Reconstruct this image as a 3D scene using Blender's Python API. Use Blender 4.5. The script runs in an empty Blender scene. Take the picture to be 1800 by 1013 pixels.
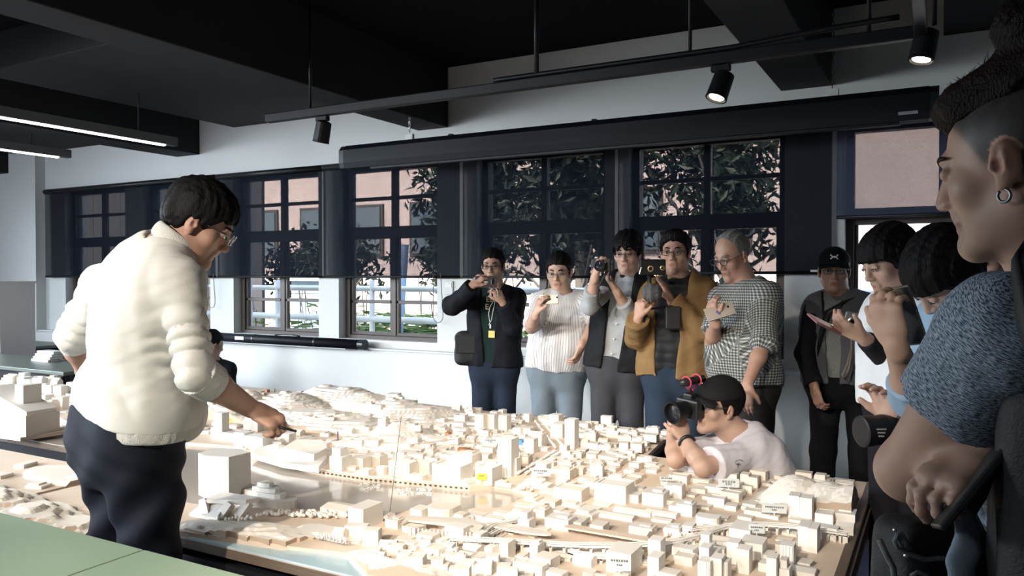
import bpy, bmesh, math, random
import numpy as np
from mathutils import Vector, Matrix
random.seed(7); np.random.seed(7)
SC = bpy.context.scene
COL = SC.collection

# ------------------------------------------------------------------ camera
FPX, YAW, PITCH, CAMZ = 1372.0, math.radians(28.7), math.radians(0.9), 1.5
cam_data = bpy.data.cameras.new('camera'); cam = bpy.data.objects.new('camera', cam_data); COL.objects.link(cam)
cam_data.sensor_width = 36.0; cam_data.lens = FPX / 1800 * 36; cam_data.clip_start = 0.05; cam_data.clip_end = 200
cam.location = (0, 0, CAMZ); cam.rotation_euler = (math.pi/2 - PITCH, 0, YAW)
SC.camera = cam
CR = np.array([math.cos(YAW), math.sin(YAW), 0.0])
CF = np.array([-math.sin(YAW)*math.cos(PITCH), math.cos(YAW)*math.cos(PITCH), -math.sin(PITCH)])
CU = np.cross(CR, CF)
CO = np.array([0, 0, CAMZ])
# measured points of the photograph turned into places in the room
def ray(u, v): return CF + CR*((u-900)/FPX) + CU*((506.5-v)/FPX)
def W(u, v, d): return CO + d*ray(u, v)
def G(u, v, z=0.615):
    r = ray(u, v); return CO + r*((z-CAMZ)/r[2])
def WP(u, v, Y):
    r = ray(u, v); return CO + r*(Y/r[1])
def dirv(rx, ru, rc):
    "direction given as (to the right, up, towards the viewer's place)"
    v = CR*rx + np.array([0, 0, 1.0])*ru - np.array([CF[0], CF[1], 0])*rc
    return v/np.linalg.norm(v)
def nrm(v):
    v = np.asarray(v, float); return v/max(1e-9, np.linalg.norm(v))

# ------------------------------------------------------------------ light and exposure
SC.view_settings.view_transform = 'Standard'; SC.view_settings.look = 'None'
SC.view_settings.gamma = 1.0; SC.view_settings.use_curve_mapping = False
SC.view_settings.exposure = 0.0
world = bpy.data.worlds.new('world'); SC.world = world; world.use_nodes = True
wn = world.node_tree; wn.nodes.clear()
wo = wn.nodes.new('ShaderNodeOutputWorld'); wb = wn.nodes.new('ShaderNodeBackground'); ws = wn.nodes.new('ShaderNodeTexSky')
ws.sky_type = 'NISHITA'; ws.sun_disc = False; ws.sun_elevation = math.radians(48); ws.sun_rotation = math.radians(200)
ws.dust_density = 3.0; ws.air_density = 1.0
wb.inputs['Strength'].default_value = 1.25
wn.links.new(ws.outputs[0], wb.inputs['Color']); wn.links.new(wb.outputs[0], wo.inputs['Surface'])
def light(kind, name, loc, target, energy, color, **kw):
    ld = bpy.data.lights.new(name, kind); ld.energy = energy; ld.color = color
    for k, v in kw.items(): setattr(ld, k, v)
    o = bpy.data.objects.new(name, ld); COL.objects.link(o); o.location = loc
    o.rotation_euler = (Vector(target)-Vector(loc)).to_track_quat('-Z', 'Y').to_euler()
    return o
light('SUN', 'sun', (3, -10, 15), (3+2.0, -10+6.5, 15-7.0), 11.0, (1.0, .93, .84), angle=.009)
# assumed daylight: area lamps added at unseen, windowless left and rear walls, tilted downwards
light('AREA', 'assumed_daylight_left', (-10.6, 1.4, 2.35), (-6.0, 3.6, .2), 330, (.80, .91, 1.0), shape='RECTANGLE', size=5.0, size_y=1.6, spread=math.radians(92))
light('AREA', 'assumed_daylight_rear', (-5.4, -3.0, 2.3), (-3.9, .9, .3), 235, (.88, .94, 1.0), shape='RECTANGLE', size=4.5, size_y=1.5, spread=math.radians(84))
light('AREA', 'assumed_daylight_rear', (-8.6, -3.0, 2.1), (-8.2, 2.2, .3), 95, (.82, .92, 1.0), shape='RECTANGLE', size=3.0, size_y=1.5, spread=math.radians(80))
# assumed spot lamps for the relief model, added outside the frame without track heads
SPOTS = [((-.9, -1.0, 2.62), (-1.0, 2.6, .6)), ((-1.9, -1.3, 2.62), (-1.7, 2.9, .6)), ((-3.3, -1.0, 2.62), (-2.9, 3.5, .6)), ((-.6, .3, 2.62), (-1.3, 2.7, .6)), ((-4.4, .2, 2.62), (-4.8, 3.0, .6)), ((-1.6, 1.7, 2.62), (-2.0, 3.6, .6))]
for i, (l, t) in enumerate(SPOTS):
    light('SPOT', 'assumed_spot', l, t, (500, 530, 560, 110, 190, 190)[i], (1.0, .90, .77), spot_size=math.radians((40, 40, 40, 50, 60, 62)[i]), spot_blend=.8, shadow_soft_size=.05)
SC.cycles.use_denoising = True
SC.cycles.max_bounces = 8; SC.cycles.diffuse_bounces = 4; SC.cycles.transparent_max_bounces = 24
SC.cycles.sample_clamp_indirect = 8.0

# ------------------------------------------------------------------ materials
def mat(name, col, rough=.6, metal=0.0, bump=0.0, bscale=60, var=0.0, vscale=8, spec=.5, stretch=None, emit=None, sheen=0.0, sss=0.0, tint=False, pattern=None, coat=0.0):
    m = bpy.data.materials.new(name); m.use_nodes = True
    nt = m.node_tree; N, L = nt.nodes, nt.links
    b = N['Principled BSDF']
    b.inputs['Roughness'].default_value = rough; b.inputs['Metallic'].default_value = metal
    b.inputs['Specular IOR Level'].default_value = spec
    b.inputs['Base Color'].default_value = (*col, 1)
    if sheen: b.inputs['Sheen Weight'].default_value = sheen
    if coat: b.inputs['Coat Weight'].default_value = coat
    if sss:
        b.inputs['Subsurface Weight'].default_value = sss; b.inputs['Subsurface Radius'].default_value = (.9, .35, .2); b.inputs['Subsurface Scale'].default_value = .01
    tc = N.new('ShaderNodeTexCoord'); mp = N.new('ShaderNodeMapping'); L.new(tc.outputs['Object'], mp.inputs['Vector'])
    if stretch: mp.inputs['Scale'].default_value = stretch
    cur = None
    if var:
        nz = N.new('ShaderNodeTexNoise'); nz.inputs['Scale'].default_value = vscale; nz.inputs['Detail'].default_value = 4
        L.new(mp.outputs[0], nz.inputs['Vector'])
        mx = N.new('ShaderNodeMix'); mx.data_type = 'RGBA'
        mx.inputs[6].default_value = (*[c*(1-var) for c in col], 1); mx.inputs[7].default_value = (*[min(1, c*(1+var)) for c in col], 1)
        L.new(nz.outputs['Fac'], mx.inputs[0]); cur = mx.outputs[2]
    if pattern: cur = pattern(nt, tc, col)
    if tint:
        at = N.new('ShaderNodeAttribute'); at.attribute_name = 'tint'
        mx = N.new('ShaderNodeMix'); mx.data_type = 'RGBA'; mx.blend_type = 'MULTIPLY'; mx.inputs[0].default_value = 1
        if cur is not None: L.new(cur, mx.inputs[6])
        else: mx.inputs[6].default_value = (*col, 1)
        L.new(at.outputs['Color'], mx.inputs[7]); cur = mx.outputs[2]
    if cur is not None: L.new(cur, b.inputs['Base Color'])
    if bump:
        n2 = N.new('ShaderNodeTexNoise'); n2.inputs['Scale'].default_value = bscale; n2.inputs['Detail'].default_value = 3
        L.new(mp.outputs[0], n2.inputs['Vector'])
        bp = N.new('ShaderNodeBump'); bp.inputs['Strength'].default_value = bump; bp.inputs['Distance'].default_value = .01
        L.new(n2.outputs['Fac'], bp.inputs['Height']); L.new(bp.outputs[0], b.inputs['Normal'])
    if emit:
        b.inputs['Emission Color'].default_value = (*emit[0], 1); b.inputs['Emission Strength'].default_value = emit[1]
    return m
def axis_wave(nt, tc, vec, freq, duty):
    "0/1 bands along a direction of the cloth"
    N, L = nt.nodes, nt.links
    d = N.new('ShaderNodeVectorMath'); d.operation = 'DOT_PRODUCT'; at = N.new('ShaderNodeAttribute'); at.attribute_name = 'cuv'; L.new(at.outputs['Vector'], d.inputs[0]); d.inputs[1].default_value = [float(c)*freq for c in vec]
    f = N.new('ShaderNodeMath'); f.operation = 'FRACT'; L.new(d.outputs['Value'], f.inputs[0])
    g = N.new('ShaderNodeMath'); g.operation = 'LESS_THAN'; L.new(f.outputs[0], g.inputs[0]); g.inputs[1].default_value = duty
    return g.outputs[0]
def mixcol(nt, fac, a, b):
    mx = nt.nodes.new('ShaderNodeMix'); mx.data_type = 'RGBA'
    nt.links.new(fac, mx.inputs[0])
    for i, c in ((6, a), (7, b)):
        if isinstance(c, tuple): mx.inputs[i].default_value = (*c, 1)
        else: nt.links.new(c, mx.inputs[i])
    return mx.outputs[2]

# ------------------------------------------------------------------ object helpers
def mesh_obj(name, verts, faces, m=None, parent=None, smooth=False, loc=(0, 0, 0), mats=None, fm=None):
    me = bpy.data.meshes.new(name); loc = np.asarray(loc, float)
    v = np.asarray(verts, float).reshape(-1, 3)
    me.from_pydata((v-loc).tolist(), [], [list(map(int, f)) for f in faces]); me.update()
    if mats:
        for q in mats: me.materials.append(q)
        if fm is not None: me.polygons.foreach_set('material_index', np.asarray(fm, np.int32))
    elif m: me.materials.append(m)
    if smooth: me.polygons.foreach_set('use_smooth', np.ones(len(me.polygons), bool))
    o = bpy.data.objects.new(name, me); COL.objects.link(o)
    if parent is not None:
        o.parent = parent; o.location = Vector(loc)-Vector(base_of(parent))
    else: o.location = loc
    return o
def base_of(o):
    p = np.zeros(3)
    while o is not None:
        p = p + np.array(o.location); o = o.parent
    return p
def tag(o, label=None, cat=None, group=None, kind=None):
    if label: o['label'] = label
    if cat: o['category'] = cat
    if group: o['group'] = group
    if kind: o['kind'] = kind
    return o
def thing(name, label, cat, loc=(0, 0, 0), group=None):
    o = bpy.data.objects.new(name, None); COL.objects.link(o); o.location = loc; o.empty_display_size = .1
    return tag(o, label, cat, group)
class MB:
    "collects shapes that make ONE mesh; parts keep their own MB"
    def __init__(s): s.v = []; s.f = []; s.n = 0
    def add(s, v, f):
        s.v.append(np.asarray(v, float)); s.f += [[i+s.n for i in q] for q in f]; s.n += len(v); return s
    def box(s, c, size, R=None, bev=0.0):
        x, y, z = [q/2 for q in size]; c = np.asarray(c, float)
        if bev <= 0:
            v = np.array([[-x,-y,-z],[x,-y,-z],[x,y,-z],[-x,y,-z],[-x,-y,z],[x,-y,z],[x,y,z],[-x,y,z]])
            f = [[0,3,2,1],[4,5,6,7],[0,1,5,4],[1,2,6,5],[2,3,7,6],[3,0,4,7]]
        else:
            bm = bmesh.new(); bmesh.ops.create_cube(bm, size=1)
            for q in bm.verts: q.co = (q.co.x*2*x, q.co.y*2*y, q.co.z*2*z)
            bmesh.ops.bevel(bm, geom=bm.edges[:], offset=bev, segments=2, affect='EDGES', profile=.5)
            bm.verts.ensure_lookup_table(); v = np.array([q.co[:] for q in bm.verts]); f = [[w.index for w in q.verts] for q in bm.faces]; bm.free()
        if R is not None: v = v@np.asarray(R).T
        return s.add(v+c, f)
    def tube(s, pts, r, n=10, cap=True, flat=None):
        pts = [np.asarray(p, float) for p in pts]; m = len(pts); rr = r if hasattr(r, '__len__') else [r]*m
        prev = None; v = []
        for i, p in enumerate(pts):
            t = nrm((pts[min(i+1, m-1)]-pts[max(i-1, 0)]))
            a = prev if prev is not None else (np.array([0, 0, 1.]) if abs(t[2]) < .9 else np.array([1., 0, 0]))
            a = nrm(a-t*np.dot(a, t)); b = np.cross(t, a); prev = a
            for k in range(n):
                q = 2*math.pi*k/n; v.append(p+rr[i]*(a*math.cos(q)+b*math.sin(q)*(flat or 1)))
        f = [[i*n+k, i*n+(k+1) % n, (i+1)*n+(k+1) % n, (i+1)*n+k] for i in range(m-1) for k in range(n)]
        if cap: f += [list(range(n))[::-1], list(range((m-1)*n, m*n))]
        return s.add(v, f)
    def prism(s, poly, z0, z1):
        "polygon (x,y) list extruded; z may be per-vertex on top"
        n = len(poly); zt = z1 if hasattr(z1, '__len__') else [z1]*n
        v = [[p[0], p[1], z0] for p in poly]+[[p[0], p[1], zt[i]] for i, p in enumerate(poly)]
        a = sum(poly[i][0]*poly[(i+1) % n][1]-poly[(i+1) % n][0]*poly[i][1] for i in range(n))
        top = list(range(n, 2*n)); bot = list(range(n))[::-1]; side = [[i, (i+1) % n, n+(i+1) % n, n+i] for i in range(n)]
        if a < 0: top.reverse(); bot.reverse(); side = [q[::-1] for q in side]
        return s.add(v, [top, bot]+side)
    def sphere(s, c, r, nu=10, nv=6):
        r = np.ones(3)*r; v = [[0, 0, 1]]
        for j in range(1, nv):
            for i in range(nu):
                a, b = math.pi*j/nv, 2*math.pi*i/nu; v.append([math.sin(a)*math.cos(b), math.sin(a)*math.sin(b), math.cos(a)])
        v.append([0, 0, -1]); e = len(v)-1
        f = [[0, 1+i, 1+(i+1) % nu] for i in range(nu)]
        for j in range(nv-2): f += [[1+j*nu+i, 1+(j+1)*nu+i, 1+(j+1)*nu+(i+1) % nu, 1+j*nu+(i+1) % nu] for i in range(nu)]
        f += [[e, 1+(nv-2)*nu+(i+1) % nu, 1+(nv-2)*nu+i] for i in range(nu)]
        return s.add(np.array(v)*r+np.asarray(c), f)
    def lathe(s, c, axis, prof, n=20):
        "prof: (distance along axis, radius)"
        ax = nrm(axis); pts = [np.asarray(c)+ax*h for h, _ in prof]
        a = np.array([0, 0, 1.]) if abs(ax[2]) < .9 else np.array([1., 0, 0]); a = nrm(a-ax*np.dot(a, ax)); b = np.cross(ax, a)
        v = [p+max(r, 1e-4)*(a*math.cos(2*math.pi*k/n)+b*math.sin(2*math.pi*k/n)) for p, (_, r) in zip(pts, prof) for k in range(n)]
        m = len(prof); f = [[i*n+k, i*n+(k+1) % n, (i+1)*n+(k+1) % n, (i+1)*n+k] for i in range(m-1) for k in range(n)]
        f += [list(range(n))[::-1], list(range((m-1)*n, m*n))]
        return s.add(v, f)
    def build(s, name, m, parent=None, smooth=False, loc=None):
        v = np.concatenate(s.v)
        return mesh_obj(name, v, s.f, m, parent, smooth, loc if loc is not None else (base_of(parent) if parent is not None else (0, 0, 0)))
def frame_of(fwd, up):
    "columns: side, forward, up"
    f = nrm(fwd); u = np.asarray(up, float); u = nrm(u-f*np.dot(u, f)); return np.stack([np.cross(f, u), f, u], 1)

# ------------------------------------------------------------------ distance fields -> one smooth mesh
def smin(a, b, k):
    h = np.clip(.5+.5*(b-a)/k, 0, 1); return b*(1-h)+a*h-k*h*(1-h)
class Field:
    def __init__(s): s.ops = []; s.lo = np.full(3, 1e9); s.hi = np.full(3, -1e9); s.disp = None
    def _bb(s, pts, r):
        for p in pts: s.lo = np.minimum(s.lo, np.asarray(p)-r); s.hi = np.maximum(s.hi, np.asarray(p)+r)
    def cone(s, a, b, ra, rb, k=.02, flata=False, flatb=False, squash=None, mode='u'):
        a = np.asarray(a, float); b = np.asarray(b, float)
        if mode == 'u': s._bb([a, b], max(ra, rb)+.01)
        ab = b-a; L2 = max(1e-9, ab@ab); ax = ab/math.sqrt(L2)
        sq = None
        if squash is not None: sq = (nrm(squash[0]), squash[1])
        def fn(P):
            q = P-a; t = np.clip(q@ab/L2, 0, 1); o = q-t[:, None]*ab
            if sq is not None:
                c = o@sq[0]; o = o+np.outer(c*(1/sq[1]-1), sq[0])
            d = np.sqrt((o*o).sum(1))-(ra+(rb-ra)*t)
            if flatb: d = np.maximum(d, (P-b)@ax)
            if flata: d = np.maximum(d, (a-P)@ax)
            return d
        s.ops.append((fn, k, mode)); return s
    def ell(s, c, r, R=None, k=.02, mode='u'):
        c = np.asarray(c, float); r = np.asarray(r, float)*np.ones(3)
        if mode == 'u': s._bb([c], r.max()+.01)
        R = np.eye(3) if R is None else np.asarray(R)
        def fn(P):
            q = (P-c)@R; k0 = np.sqrt(((q/r)**2).sum(1)); k1 = np.sqrt(((q/r**2)**2).sum(1))
            return k0*(k0-1)/np.maximum(k1, 1e-6)
        s.ops.append((fn, k, mode)); return s
    def box(s, c, half, R, rad=.005, k=.02, mode='u'):
        c = np.asarray(c, float); half = np.asarray(half, float)
        if mode == 'u': s._bb([c], np.linalg.norm(half)+rad)
        def fn(P):
            q = np.abs((P-c)@R)-half; return np.sqrt((np.maximum(q, 0)**2).sum(1))+np.minimum(q.max(1), 0)-rad
        s.ops.append((fn, k, mode)); return s
    def ring(s, c, n, R, r, tall=1.0, k=.02, mode='u'):
        c = np.asarray(c, float); n = nrm(n)
        if mode == 'u': s._bb([c], R+r*max(1, tall)+.01)
        def fn(P):
            q = P-c; h = q@n; rad = np.sqrt(np.maximum((q*q).sum(1)-h*h, 0))-R; return (np.sqrt(rad**2+(h/tall)**2)-r)
        s.ops.append((fn, k, mode)); return s
    def plane(s, p, n, mode='i', k=.004):
        "keeps the side the normal points away from"
        p = np.asarray(p, float); n = nrm(n)
        s.ops.append((lambda P: (P-p)@n, k, mode)); return s
    def func(s, fn, k=.01, mode='i'): s.ops.append((fn, k, mode)); return s
    def __call__(s, P):
        d = np.full(len(P), 1e3)
        for fn, k, mode in s.ops:
            e = fn(P)
            if mode == 'u': d = np.where(d > 50, e, smin(d, e, k)) if k > 0 else np.minimum(d, e)
            elif mode == 'i': d = -smin(-d, -e, k)
            else: d = -smin(-d, e, k)
        if s.disp is not None: d = d+s.disp(P)
        return d
CORN = np.array([[i & 1, i >> 1 & 1, i >> 2 & 1] for i in range(8)])
EDG = [(i, i | b) for b in (1, 2, 4) for i in range(8) if not i & b]
def polygonize(F, h):
    lo = F.lo-2*h; ext = F.hi-F.lo+4*h
    n = 8; H = h*n; dims = np.ceil(ext/H).astype(int)+1
    c = np.stack(np.meshgrid(*[np.arange(q) for q in dims], indexing='ij'), -1).reshape(-1, 3)
    while True:
        d = F(lo+(c+.5)*H); c = c[np.abs(d) < H*1.15+.004]
        if n == 1: break
        n //= 2; H /= 2; c = (c[:, None, :]*2+CORN[None]).reshape(-1, 3)
    S = int(c.max())+4
    key = lambda q: (q[..., 0]*S+q[..., 1])*S+q[..., 2]
    cc = c[:, None, :]+CORN[None]; kk = key(cc); uk, inv = np.unique(kk, return_inverse=True); inv = inv.reshape(kk.shape)
    up = np.stack([uk//(S*S), uk//S % S, uk % S], -1); val = F(lo+up*h); v8 = val[inv]
    sg = v8 < 0; act = sg.any(1) & ~sg.all(1); c = c[act]; v8 = v8[act]; sg = sg[act]
    acc = np.zeros((len(c), 3)); cnt = np.zeros(len(c))
    for a, b in EDG:
        x = sg[:, a] != sg[:, b]; t = np.where(x, v8[:, a]/np.where(x, v8[:, a]-v8[:, b], 1), 0)
        p = CORN[a]+t[:, None]*(CORN[b]-CORN[a]); acc += p*x[:, None]; cnt += x
    V = lo+(c+acc/cnt[:, None])*h
    ck = key(c); o = np.argsort(ck); cks = ck[o]
    def find(q):
        k = key(q); i = np.clip(np.searchsorted(cks, k), 0, len(cks)-1); return np.where(cks[i] == k, o[i], -1)
    quads = []
    for ax in range(3):
        s0, s1 = sg[:, 0], sg[:, 1 << ax]; x = s0 != s1; q = c[x]
        b1, b2 = np.eye(3, dtype=int)[(ax+1) % 3], np.eye(3, dtype=int)[(ax+2) % 3]
        i0 = np.nonzero(x)[0]; i1 = find(q-b1); i2 = find(q-b1-b2); i3 = find(q-b2)
        ok = (i1 >= 0) & (i2 >= 0) & (i3 >= 0)
        Q = np.stack([i0, i1, i2, i3], 1)[ok]; fl = ~s0[x][ok]
        Q[fl] = Q[fl][:, ::-1]; quads.append(Q)
    Q = np.concatenate(quads)
    used = np.unique(Q); rm = np.full(len(V), -1); rm[used] = np.arange(len(used)); return V[used], rm[Q]
def field_obj(name, F, h, m, parent=None, tint=None, cuv=None):
    V, Q = polygonize(F, h)
    base = base_of(parent) if parent is not None else np.zeros(3)
    me = bpy.data.meshes.new(name); me.vertices.add(len(V)); me.vertices.foreach_set('co', (V-base).astype(np.float32).ravel())
    me.loops.add(len(Q)*4); me.polygons.add(len(Q))
    me.loops.foreach_set('vertex_index', Q.ravel().astype(np.int32)); me.polygons.foreach_set('loop_start', np.arange(0, len(Q)*4, 4, dtype=np.int32))
    me.polygons.foreach_set('use_smooth', np.ones(len(Q), bool)); me.materials.append(m)
    me.update(calc_edges=True); me.validate()
    if tint is not None:
        a = me.attributes.new('tint', 'FLOAT_COLOR', 'POINT'); c = tint(V); a.data.foreach_set('color', np.concatenate([c, np.ones((len(V), 1))], 1).astype(np.float32).ravel())
    if cuv is not None:
        a = me.attributes.new('cuv', 'FLOAT_VECTOR', 'POINT'); a.data.foreach_set('vector', cuv(V).astype(np.float32).ravel())
    o = bpy.data.objects.new(name, me); COL.objects.link(o)
    if parent is not None: o.parent = parent
    return o
_nd = np.random.RandomState(3)
_ND = [(nrm(_nd.randn(3))*f, a, _nd.rand()*6.28) for f, a in ((1, 1), (1.3, .8), (1.7, .8), (2.3, .55), (3.1, .4), (4.2, .3))]
def wav(P, scale, seed=0.0, sq=None):
    "cheap smooth noise, about -1..1"
    P = np.asarray(P)*scale
    if sq is not None: P = P*sq
    s = 0
    w = np.sin(P[:, 0]*.7+seed*3.1)+np.cos(P[:, 1]*.8+seed)
    for v, a, ph in _ND: s = s+a*np.sin(P@v*6.28+ph+seed*1.7+w)
    return s/2.2
# ------------------------------------------------------------------ room materials
M = {}
M['wall'] = mat('white_plaster', (.60, .61, .60), .75, var=.04, vscale=1.5, bump=.05, bscale=90)
M['black'] = mat('black_ceiling_paint', (.004, .0045, .006), .8, var=.15, vscale=2, spec=.08)
M['beam'] = mat('black_beam_paint', (.013, .014, .0155), .7, var=.1, vscale=2, spec=.25)
M['floor'] = mat('grey_violet_vinyl', (.19, .18, .235), .45, var=.1, vscale=3)
M['brown'] = mat('brown_window_frame', (.065, .05, .042), .45, var=.2, vscale=6)
M['blackmetal'] = mat('black_metal', (.006, .0065, .008), .45, spec=.25)
M['blackplastic'] = mat('black_plastic', (.011, .012, .014), .38)
M['blacktube'] = mat('black_blue_casing', (.005, .007, .011), .5, spec=.2)
M['white'] = mat('white_card_paint', (.74, .74, .72), .6)
M['whiteplastic'] = mat('white_plastic', (.68, .68, .66), .4)
M['steel'] = mat('brushed_steel', (.55, .56, .58), .32, metal=1)
M['cord'] = mat('grey_cord', (.12, .12, .13), .7)
M['lamp'] = mat('lamp_diffuser', (1, 1, 1), .5, emit=((1, .97, .92), 6.0))
M['lampwarm'] = mat('lamp_lens', (1, 1, 1), .4, emit=((1, .86, .68), 14.0))
def glass_mat(name, tcol, gl):
    m = bpy.data.materials.new(name); m.use_nodes = True; nt = m.node_tree; nt.nodes.clear()
    o = nt.nodes.new('ShaderNodeOutputMaterial'); t = nt.nodes.new('ShaderNodeBsdfTransparent'); g = nt.nodes.new('ShaderNodeBsdfGlossy'); x = nt.nodes.new('ShaderNodeMixShader')
    f = nt.nodes.new('ShaderNodeLayerWeight'); f.inputs['Blend'].default_value = gl
    t.inputs[0].default_value = (*tcol, 1); g.inputs['Roughness'].default_value = .03
    nt.links.new(f.outputs['Fresnel'], x.inputs[0]); nt.links.new(t.outputs[0], x.inputs[1]); nt.links.new(g.outputs[0], x.inputs[2]); nt.links.new(x.outputs[0], o.inputs[0])
    return m
M['glass'] = glass_mat('window_glass', (.93, .96, .95), .12)
def screen_mat(name, col, open_):
    "sunscreen weave: dark threads with open gaps between them"
    m = bpy.data.materials.new(name); m.use_nodes = True; nt = m.node_tree; N, L = nt.nodes, nt.links
    b = N['Principled BSDF']; b.inputs['Base Color'].default_value = (*col, 1); b.inputs['Roughness'].default_value = .9; b.inputs['Specular IOR Level'].default_value = .08
    t = N.new('ShaderNodeBsdfTransparent'); t.inputs[0].default_value = (1, 1, 1, 1)
    x = N.new('ShaderNodeMixShader'); tc = N.new('ShaderNodeTexCoord')
    nz = N.new('ShaderNodeTexNoise'); nz.inputs['Scale'].default_value = 30; L.new(tc.outputs['Object'], nz.inputs['Vector'])
    mr = N.new('ShaderNodeMapRange'); mr.inputs[3].default_value = open_*.92; mr.inputs[4].default_value = open_*1.08; L.new(nz.outputs['Fac'], mr.inputs[0])
    L.new(mr.outputs[0], x.inputs[0]); L.new(b.outputs[0], x.inputs[1]); L.new(t.outputs[0], x.inputs[2])
    L.new(x.outputs[0], N['Material Output'].inputs[0]); return m
M['screen'] = screen_mat('dark_sunscreen_weave', (.006, .009, .016), .38)
M['screen2'] = screen_mat('open_sunscreen_weave', (.055, .065, .10), .26)

D = 5.6
CEIL = 1.5+.317*D
# ------------------------------------------------------------------ shell
o = MB().box((-4, 1.2, -.05), (14.6, 9.2, .1)).build('floor', M['floor']); tag(o, kind='structure')
o = MB().box((-4, 1.2, CEIL+.06), (14.6, 9.2, .12)).build('ceiling', M['black']); tag(o, kind='structure')
WX = [(-1.63, -1.43), (-1.376, -1.185), (-1.124, -.92), (-.876, -.679), (-.607, -.403), (-.368, -.167), (-.099, .105)]
WX = [(a*D, b*D) for a, b in WX]; WZ0, WZ1 = .90, 2.50
mb = MB()
xs = [-11.2]+[q for w in WX for q in w]+[3.2]
for i in range(0, len(xs), 2): mb.box(((xs[i]+xs[i+1])/2, D+.125, CEIL/2), (xs[i+1]-xs[i], .25, CEIL))
for a, b in WX:
    mb.box(((a+b)/2, D+.125, WZ0/2), (b-a, .25, WZ0)); mb.box(((a+b)/2, D+.125, (WZ1+CEIL)/2), (b-a, .25, CEIL-WZ1))
mb.box((-4, D-.04, .42), (14.4, .08, .84))
tag(mb.build('wall_back', M['wall']), kind='structure')
tag(MB().box((3.3, 1.2, CEIL/2), (.2, 9.2, CEIL)).build('wall_right', M['wall']), kind='structure')
tag(MB().box((-4, -3.3, CEIL/2), (14.6, .2, CEIL)).build('wall_rear', M['wall']), kind='structure')
tag(MB().box((-11.3, 1.2, CEIL/2), (.2, 9.2, CEIL)).build('wall_left', M['wall']), kind='structure')
# pillar between the two far left blinds, and the ledge along the wall
tag(MB().box((-1.775*D, D-.06, .84+(CEIL-.84)/2), (.15*D, .12, CEIL-.84)).build('trim_1', M['wall']), kind='structure')
tag(MB().box((-4, D-.05, .845), (14.4, .11, .012), ).build('trim_2', mat('sill_paint', (.68, .71, .74), .4)), kind='structure')
tag(MB().box((-4, D-.088, .06), (14.4, .016, .12)).build('baseboard_back', mat('dark_baseboard', (.03, .03, .035), .5)), kind='structure')
# beams: three across the room towards the wall, lower panels between them
BZ = 1.5+.226*D
n = 3
for x0, x1 in ((-1.274*D, -1.211*D), (-.714*D, -.658*D), (-.172*D, -.114*D), (-1.90*D, -1.80*D)):
    tag(MB().box(((x0+x1)/2, 1.2, (BZ+CEIL)/2), (x1-x0, 8.8, CEIL-BZ), bev=.006).build('trim_%d' % n, M['beam']), kind='structure'); n += 1
for x0, x1, y0 in ((-1.12*D, -.715*D, 3.2), (.002*D, .5*D, 3.6), (-1.79*D, -1.30*D, 3.2)):
    tag(MB().box(((x0+x1)/2, (y0+D)/2, (3.0+CEIL)/2), (x1-x0, D-y0, CEIL-3.0), bev=.006).build('trim_%d' % n, M['beam']), kind='structure'); n += 1
# beam along the room near the viewer, seen at the top left corner
tag(MB().box((-4.6, 1.05, (2.9+CEIL)/2), (3.2, .35, CEIL-2.9)).build('trim_%d' % n, M['beam']), kind='structure')

# ------------------------------------------------------------------ windows
def bar(mb_, x0, x1, z0, z1, y, t): mb_.box(((x0+x1)/2, y, (z0+z1)/2), (x1-x0, t, z1-z0), bev=.004)
for wi, (a, b) in enumerate(WX):
    w = thing('window_%d' % (wi+1), None, None, ((a+b)/2, D+.14, WZ0)); tag(w, kind='structure')
    mb = MB(); y = D+.14
    bar(mb, a, a+.05, WZ0, WZ1, y, .09); bar(mb, b-.05, b, WZ0, WZ1, y, .09); bar(mb, a+.05, b-.05, WZ0, WZ0+.05, y, .09); bar(mb, a+.05, b-.05, WZ1-.04, WZ1, y, .09)
    mb.build('window_frame', M['brown'], w)
    mid = (a+b)/2
    mb = MB(); bar(mb, a+.05, b-.05, 1.84, 1.95, y, .08); mb.build('transom', M['brown'], w)
    for z0, z1, zm in ((1.95, WZ1-.04, 2.21), (WZ0+.05, 1.84, 1.26)):
        mb = MB(); bar(mb, mid-.025, mid+.025, z0, z1, y, .06); mb.build('mullion', M['brown'], w)
        for x0, x1 in ((a+.05, mid-.025), (mid+.025, b-.05)):
            mb = MB(); single = wi == 6 and z0 > 1.5
            if z0 < 1.5:
                bar(mb, x0, x0+.025, z0, z1, y, .04); bar(mb, x1-.025, x1, z0, z1, y, .04); bar(mb, x0, x1, z0, z0+.03, y, .045)
            if not single: bar(mb, x0, x1, zm-.016, zm+.016, y, .04); mb.build('sash_bar', M['brown'], w)
            for q0, q1 in (((z0, z1),) if single else ((z0, zm-.016), (zm+.016, z1))):
                MB().box(((x0+x1)/2, y+.005, (q0+q1)/2), (x1-x0, .006, q1-q0)).build('pane', M['glass'], w)
    MB().box(((a+b)/2, D+.05, WZ0+.008), (b-a, .10, .016)).build('inner_sill', M['white'], w)

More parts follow.
